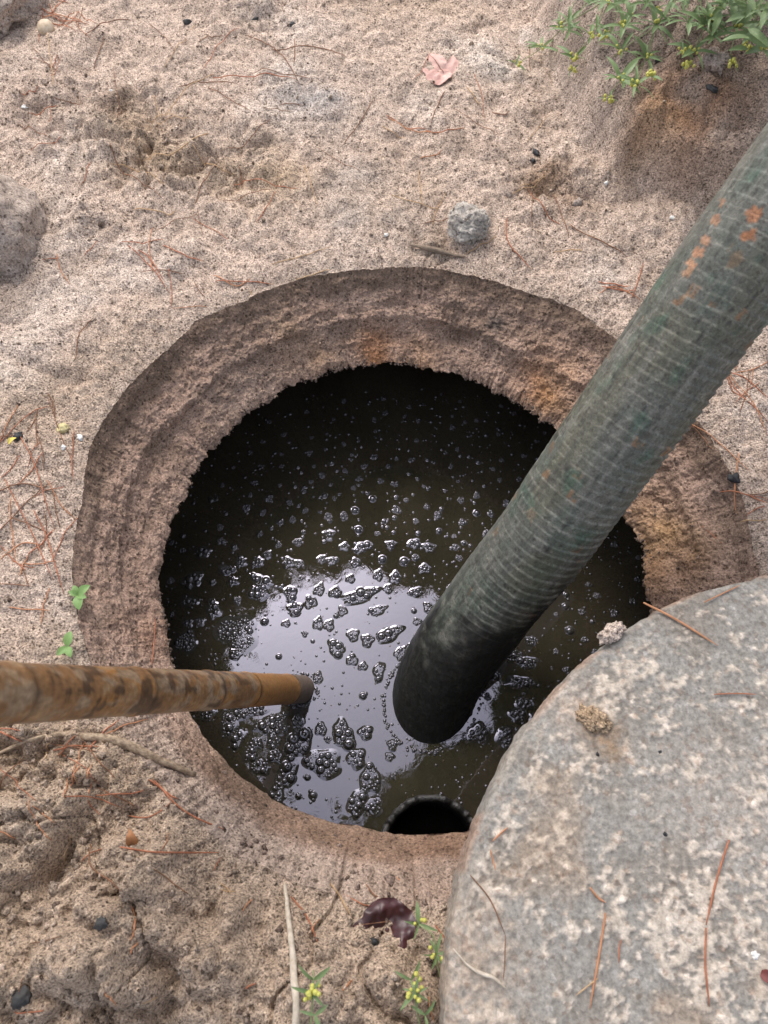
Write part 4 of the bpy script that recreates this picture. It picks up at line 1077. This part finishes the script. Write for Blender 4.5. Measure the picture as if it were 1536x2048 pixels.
place_leaf("fallen_leaf", on(270, 1690, False) + np.array([0, 0, .004]), .022, .008, 1.9, -.3, simple("brown_leaf", (.30, .13, .05), .6), "tiny brown dry leaf on the rough soil at lower left", "leaf", curl=.25)
place_leaf("fallen_petal", on(18, 888, False) + np.array([0, 0, .003]), .016, .005, .6, -.2, simple("yellow_petal", (.60, .48, .10), .6), "tiny yellow petal at the left edge of the photo", "petal", curl=.2)

# ------------------------------------------------------------------ weeds
M_leaf = simple("weed_leaf", (.14, .225, .080), .5, .25, 60, .2, .0008, .4, .25, col2=(.26, .35, .16))
M_leafl = simple("seedling_leaf", (.20, .36, .10), .5, .2, 90, .2, .0008, .4, .25, col2=(.30, .46, .17))
M_stem = simple("weed_stem", (.22, .27, .11), .6, .25, 60, col2=(.34, .36, .18))
M_bud = simple("weed_bud", (.50, .50, .08), .5, .2, 90, trans=.1, col2=(.72, .66, .18))
def leaf_data(L, W):
    v, f = leaf_mesh(1, W / L, .10, .35, 7, 0, 5, 0, .75)
    me = mk("leaf", v, f, M_leaf, link=False); return me.data
LEAFD = [leaf_data(1, .085), leaf_data(1, .105), leaf_data(1, .07)]
bv_, bf_ = ICO[1]
BUDD = mk("bud", bv_ * np.array([1, 1, 1.25]), bf_, M_bud, link=False).data
def weed_stem(root, pts3, rad=.0011):
    c = spline(pts3, 6 * len(pts3)); org = np.array(root.location)
    v, f = tube_v(c - org, np.linspace(rad * 1.2, rad * .7, len(c)), 6); mk("stem", v, f, M_stem, root)
def whorl(root, p, n, L, axis, buds=3, mat=None):
    ph0 = rng.uniform(0, 6.28)
    for k in range(n):
        o = bpy.data.objects.new("leaf", rng.choice(LEAFD)); COL.objects.link(o); o.parent = root
        o.location = p - np.array(root.location); s_ = L * rng.uniform(.65, 1.1)
        o.scale = (s_, s_ * rng.uniform(.85, 1.25), s_)
        o.rotation_euler = (rng.uniform(-.5, .5), rng.uniform(-.45, .15), ph0 + k * 6.283 / n + rng.uniform(-.35, .35))
    for k in range(int(buds * 1.5)):
        o = bpy.data.objects.new("bud", BUDD); COL.objects.link(o); o.parent = root
        an = rng.uniform(0, 6.28); d_ = rng.uniform(.003, .011); s_ = rng.uniform(.0022, .0036)
        o.location = p - np.array(root.location) + np.array([d_ * math.cos(an), d_ * math.sin(an), rng.uniform(.000, .006)])
        o.scale = (s_,) * 3
def z1(x, y): return (1000 + x / 2.866, y / 2.866)
def lifted(pp, h): 
    a_ = on(pp[0], pp[1], False); return at(pp[0], pp[1], a_[2] + h)
WEEDS = [([(600, -160), (590, 0), (395, 130), (240, 275), (90, 370)], [(395, 130, 6, 0), (240, 275, 7, 3), (90, 370, 3, 3)], "leftmost trailing weed stem with narrow whorled leaves over the bank edge"),
         ([(640, -180), (605, 0), (520, 205), (420, 335), (415, 400)], [(520, 205, 4, 4), (420, 335, 4, 6), (415, 400, 2, 4), (590, 215, 1, 5), (660, 30, 5, 0)], "second trailing weed stem from the left ending in yellow buds"),
         ([(1150, -180), (1010, 0), (895, 145), (835, 330), (780, 490)], [(895, 145, 7, 2), (835, 330, 8, 2), (780, 490, 5, 5), (890, 60, 2, 5), (945, 105, 4, 0)], "long central weed stem hanging down the bank with two big leaf whorls"),
         ([(960, 240), (895, 145 + 20), (835, 345), (690, 460), (620, 575)], [(690, 460, 7, 3), (620, 575, 3, 6), (870, 440, 2, 7)], "lowest weed stem reaching farthest down the bank with yellow-green buds"),
         ([(1010, -20), (895, 145), (790, 220), (690, 290), (650, 330)], [(690, 290, 5, 4), (705, 150, 6, 4)], "short side weed stem with buds left of the central stem"),
         ([(1200, -160), (1150, 0), (1170, 145), (1110, 290), (1080, 380)], [(1170, 145, 8, 1), (1110, 290, 6, 4), (1080, 380, 2, 8)], "weed stem with star-shaped leaf whorl left of the soil lumps"),
         ([(1040, -160), (1050, 0), (1080, 130), (1070, 250)], [(1080, 130, 6, 0), (1050, 300, 3, 5), (1040, 20, 3, 0)], "thin weed stem between the central stem and the star whorl"),
         ([(1370, -160), (1355, 0), (1355, 160), (1325, 290), (1330, 370)], [(1355, 160, 8, 2), (1330, 370, 2, 7), (1330, 20, 5, 0)], "weed stem right of the soil lumps with drooping buds at its tip"),
         ([(1530, -120), (1480, 60), (1410, 290), (1500, 280), (1560, 270)], [(1500, 280, 5, 6), (1410, 280, 3, 6), (1440, 60, 6, 2)], "weed stem bearing yellow buds near the right photo edge")]
for st, wh, lab in WEEDS:
    c3 = [lifted(z1(*q_), .022 if i < len(st) - 1 else .012) for i, q_ in enumerate(st)]
    root = empty("trailing_weed", tuple(on(*z1(*st[0]), False)), lab, "weed", "weeds on the bank")
    weed_stem(root, c3)
    for x, y, n_, bd_ in wh:
        whorl(root, lifted(z1(x, y), .024), n_, .052 if n_ > 3 else .028, None, bd_)
# broad-leaved clump in the corner
root = empty("leafy_weed", tuple(on(1540, 20, False)), "dense broad-leaved green weed clump in the top right corner", "weed", "weeds on the bank")
c3 = [lifted((1560, -40), .02), lifted((1530, 30), .05), lifted((1500, 70), .05)]
weed_stem(root, c3, .0016)
for k in range(70):
    px, py = rng.uniform(1440, 1600), rng.uniform(-60, 100)
    if px < 1490 and py > 30: continue
    p_ = lifted((px, py), rng.uniform(.03, .075))
    o = bpy.data.objects.new("leaf", rng.choice(LEAFD)); COL.objects.link(o); o.parent = root
    o.location = p_ - np.array(root.location); s_ = rng.uniform(.032, .062); o.scale = (s_, s_ * rng.uniform(1.2, 1.9), s_)
    o.rotation_euler = (rng.uniform(-.6, .6), rng.uniform(-.5, .3), rng.uniform(2.2, 5.6))
for k in range(40):
    px, py = rng.uniform(1180, 1500), rng.uniform(-30, 20)
    p_ = lifted((px, py), rng.uniform(.02, .05))
    o = bpy.data.objects.new("leaf", rng.choice(LEAFD)); COL.objects.link(o); o.parent = root
    o.location = p_ - np.array(root.location); s_ = rng.uniform(.024, .036); o.scale = (s_, s_ * 1.2, s_)
    o.rotation_euler = (rng.uniform(-.6, .6), rng.uniform(-.5, .3), rng.uniform(0, 6.28))
for k in range(15):
    px, py = rng.uniform(1110, 1500), rng.uniform(-25, 75)
    p_ = lifted((px, py), rng.uniform(.02, .045)); whorl(root, p_, rng.choice([5, 6, 7]), rng.uniform(.036, .052), None, rng.choice([0, 1, 3]))
    v, f = tube_v(spline([p_ - np.array(root.location), lifted((px + rng.uniform(10, 40), py - 50), .015) - np.array(root.location), lifted((px + rng.uniform(20, 70), py - 110), .0) - np.array(root.location)], 8), [.0008, .0012], 5); mk("stem", v, f, M_stem, root)
# seedlings on the rim
v, f = leaf_mesh(1, .30, .12, .3, 8, 0, 5, 0, .9); SEEDD = mk("leaf", v, f, M_leafl, link=False).data
def seedling(px, py, Ls, lab):
    b0 = on(px, py, False); root = empty("seedling", tuple(b0), lab, "seedling", "seedlings on the pit rim")
    v, f = tube_v(spline([(0, 0, -.004), (.001, 0, .008), (.001, .001, .014)], 6), [.0012, .001, .0008], 6); mk("stem", v, f, M_stem, root)
    for L, yaw, tl in Ls:
        o = bpy.data.objects.new("leaf", SEEDD); COL.objects.link(o); o.parent = root
        o.location = (.001, .001, .013); o.scale = (L, L, L); o.rotation_euler = (rng.uniform(-.2, .2), tl, math.radians(yaw))
seedling(161, 1197, [(.024, 40, -.2), (.018, 120, -.2), (.026, -75, -.1), (.016, 160, -.3), (.018, -20, -.3)], "small green seedling on the left rim, the upper one")
seedling(139, 1299, [(.024, 85, -.1), (.019, -130, -.15), (.020, -60, -.15)], "small bright green three-leaved seedling just above the bamboo pole")
# sprigs at the bottom edge
for st, wh, lab in [([(895, 1990), (880, 1950), (872, 1910), (865, 1870), (838, 1850)], [(873, 1908, 6, 3), (838, 1848, 4, 2)], "green weed sprig beside the dark red leaf"),
                    ([(850, 2080), (838, 2040), (832, 2000), (828, 1970)], [(832, 1985, 6, 5), (822, 1960, 3, 2), (850, 2030, 3, 1)], "weed sprig with yellow buds at the bottom edge next to the lid"),
                    ([(615, 2090), (622, 2040), (626, 1985), (627, 1940)], [(625, 1985, 3, 7), (627, 1960, 3, 0), (630, 2030, 3, 0)], "weed sprig with yellow buds beside the pale twig")]:
    c3 = [lifted(q_, .004 + .012 * i) for i, q_ in enumerate(st)]
    root = empty("weed_sprig", tuple(on(*st[0], False)), lab, "weed", "weeds at the bottom edge"); weed_stem(root, c3, .0013)
    for x, y, n_, bd_ in wh: whorl(root, lifted((x, y), .035), n_, .026, None, bd_)

# ------------------------------------------------------------------ trees that the water mirrors
GAP = np.array([[-2.17, 2.09], [-1.87, 2.36], [-1.68, 2.53], [-1.24, 2.92], [-0.9, 3.06], [-0.5, 3.2], [-0.09, 3.18], [0.18, 2.95], [0.78, 2.81], [1.22, 2.09], [1.45, 1.6], [1.38, 1.13], [1.31, 0.96], [1.0, 0.83], [0.53, 0.79], [0.25, 0.51], [0.01, 0.33], [-0.17, -0.14], [-0.91, -0.09], [-1.15, 0.42], [-1.26, 0.83], [-1.71, 1.13], [-2.16, 1.23], [-2.05, 1.76]])
def in_poly(x, y, P):
    c = np.zeros(len(x), bool); j = len(P) - 1
    for i in range(len(P)):
        xi, yi = P[i]; xj, yj = P[j]
        c ^= ((yi > y) != (yj > y)) & (x < (xj - xi) * (y - yi) / (yj - yi + 1e-12) + xi); j = i
    return c
MIRC = np.array([CAM[0], CAM[1], 2 * WATERZ - CAM[2]])
M_tleaf = simple("tree_leaf", (.045, .065, .022), .6, .35, 3, .0, trans=.2, col2=(.07, .10, .035))
M_bark = simple("tree_bark", (.11, .085, .065), .9, .4, 8, .8, .02)
def tree(x, y, H, crown, nl, lab, seed):
    g = np.random.default_rng(seed)
    root = empty("shade_tree", (x, y, float(height(x, y)) - .05), lab, "tree", "trees around the pit")
    cc = np.array(crown[:3]); cr = np.array(crown[3:])
    tr = spline([(0, 0, 0), ((cc[0] - x) * .12, (cc[1] - y) * .12, H * .3), ((cc[0] - x) * .4, (cc[1] - y) * .4, H * .62), ((cc[0] - x) * .9, (cc[1] - y) * .9, H * .95)], 30)
    v, f = tube_v(tr, np.linspace(.19, .05, 30), 12); tk = mk("trunk", v, f, M_bark, root)
    cl = g.normal(0, 1, (150, 3)); cl /= np.linalg.norm(cl, axis=1)[:, None]; cl = cl * (g.random((150, 1)) ** .4) * cr + cc
    for k in range(12):
        b0 = tr[14 + k]; e0 = cl[k] - np.array(root.location)
        v, f = tube_v(spline([b0, (b0 + e0) / 2 + [0, 0, .25], e0], 9), np.linspace(.06, .012, 9), 6); mk("limb", v, f, M_bark, root)
    ctr = cl[g.integers(0, 150, nl)] + g.normal(0, .33, (nl, 3))
    # the crowns do not close: a gap stays open over the pit
    tt = (8 - MIRC[2]) / (ctr[:, 2] - MIRC[2]); pxy = MIRC[:2] + (ctr[:, :2] - MIRC[:2]) * tt[:, None]
    wob = .06 * np.c_[g.normal(0, 1, nl), g.normal(0, 1, nl)]
    z_ = 0 * pxy[:, 0]; jx = .20 * fbm(pxy[:, 0], pxy[:, 1], z_ + 3, 3.2, 3); jy = .20 * fbm(pxy[:, 0], pxy[:, 1], z_ + 8, 3.2, 3)
    ctr = ctr[~in_poly(pxy[:, 0] + wob[:, 0] + jx, pxy[:, 1] + wob[:, 1] + jy, GAP)]
    n_ = len(ctr)
    d1 = g.normal(0, 1, (n_, 3)); d1[:, 2] *= .5; d1 /= np.linalg.norm(d1, axis=1)[:, None]
    d2 = np.cross(d1, g.normal(0, .5, (n_, 3)) + [0, 0, 1]); d2 /= np.linalg.norm(d2, axis=1)[:, None]
    L = g.uniform(.10, .20, (n_, 1)); W = L * .24
    o0 = ctr - np.array(root.location)
    Vq = np.stack([o0 - d1 * L * .5, o0 + d2 * W, o0 + d1 * L * .5, o0 - d2 * W], 1).reshape(-1, 3)
    mk("crown", Vq, np.arange(4 * n_).reshape(-1, 4), M_tleaf, root, smooth=False)
tree(4.6, 2.6, 8.5, (2.7, 1.9, 8.1, 1.9, 2.6, 1.1), 34000, "tall dark tree mirrored in the right side of the water", 11)
tree(-4.9, 2.8, 8.8, (-3.2, 2.1, 8.1, 1.7, 2.7, 1.1), 32000, "tall dark tree mirrored in the left side of the water", 12)
tree(2.6, 6.6, 9.0, (-.2, 3.95, 8.1, 3.8, .85, .6), 32000, "tall dark tree mirrored above the sky reflection in the water", 13)
tree(2.6, -2.4, 8.2, (1.4, -.5, 8.0, 1.9, 1.7, 1.0), 30000, "dark tree mirrored below the sky reflection in the water", 14)
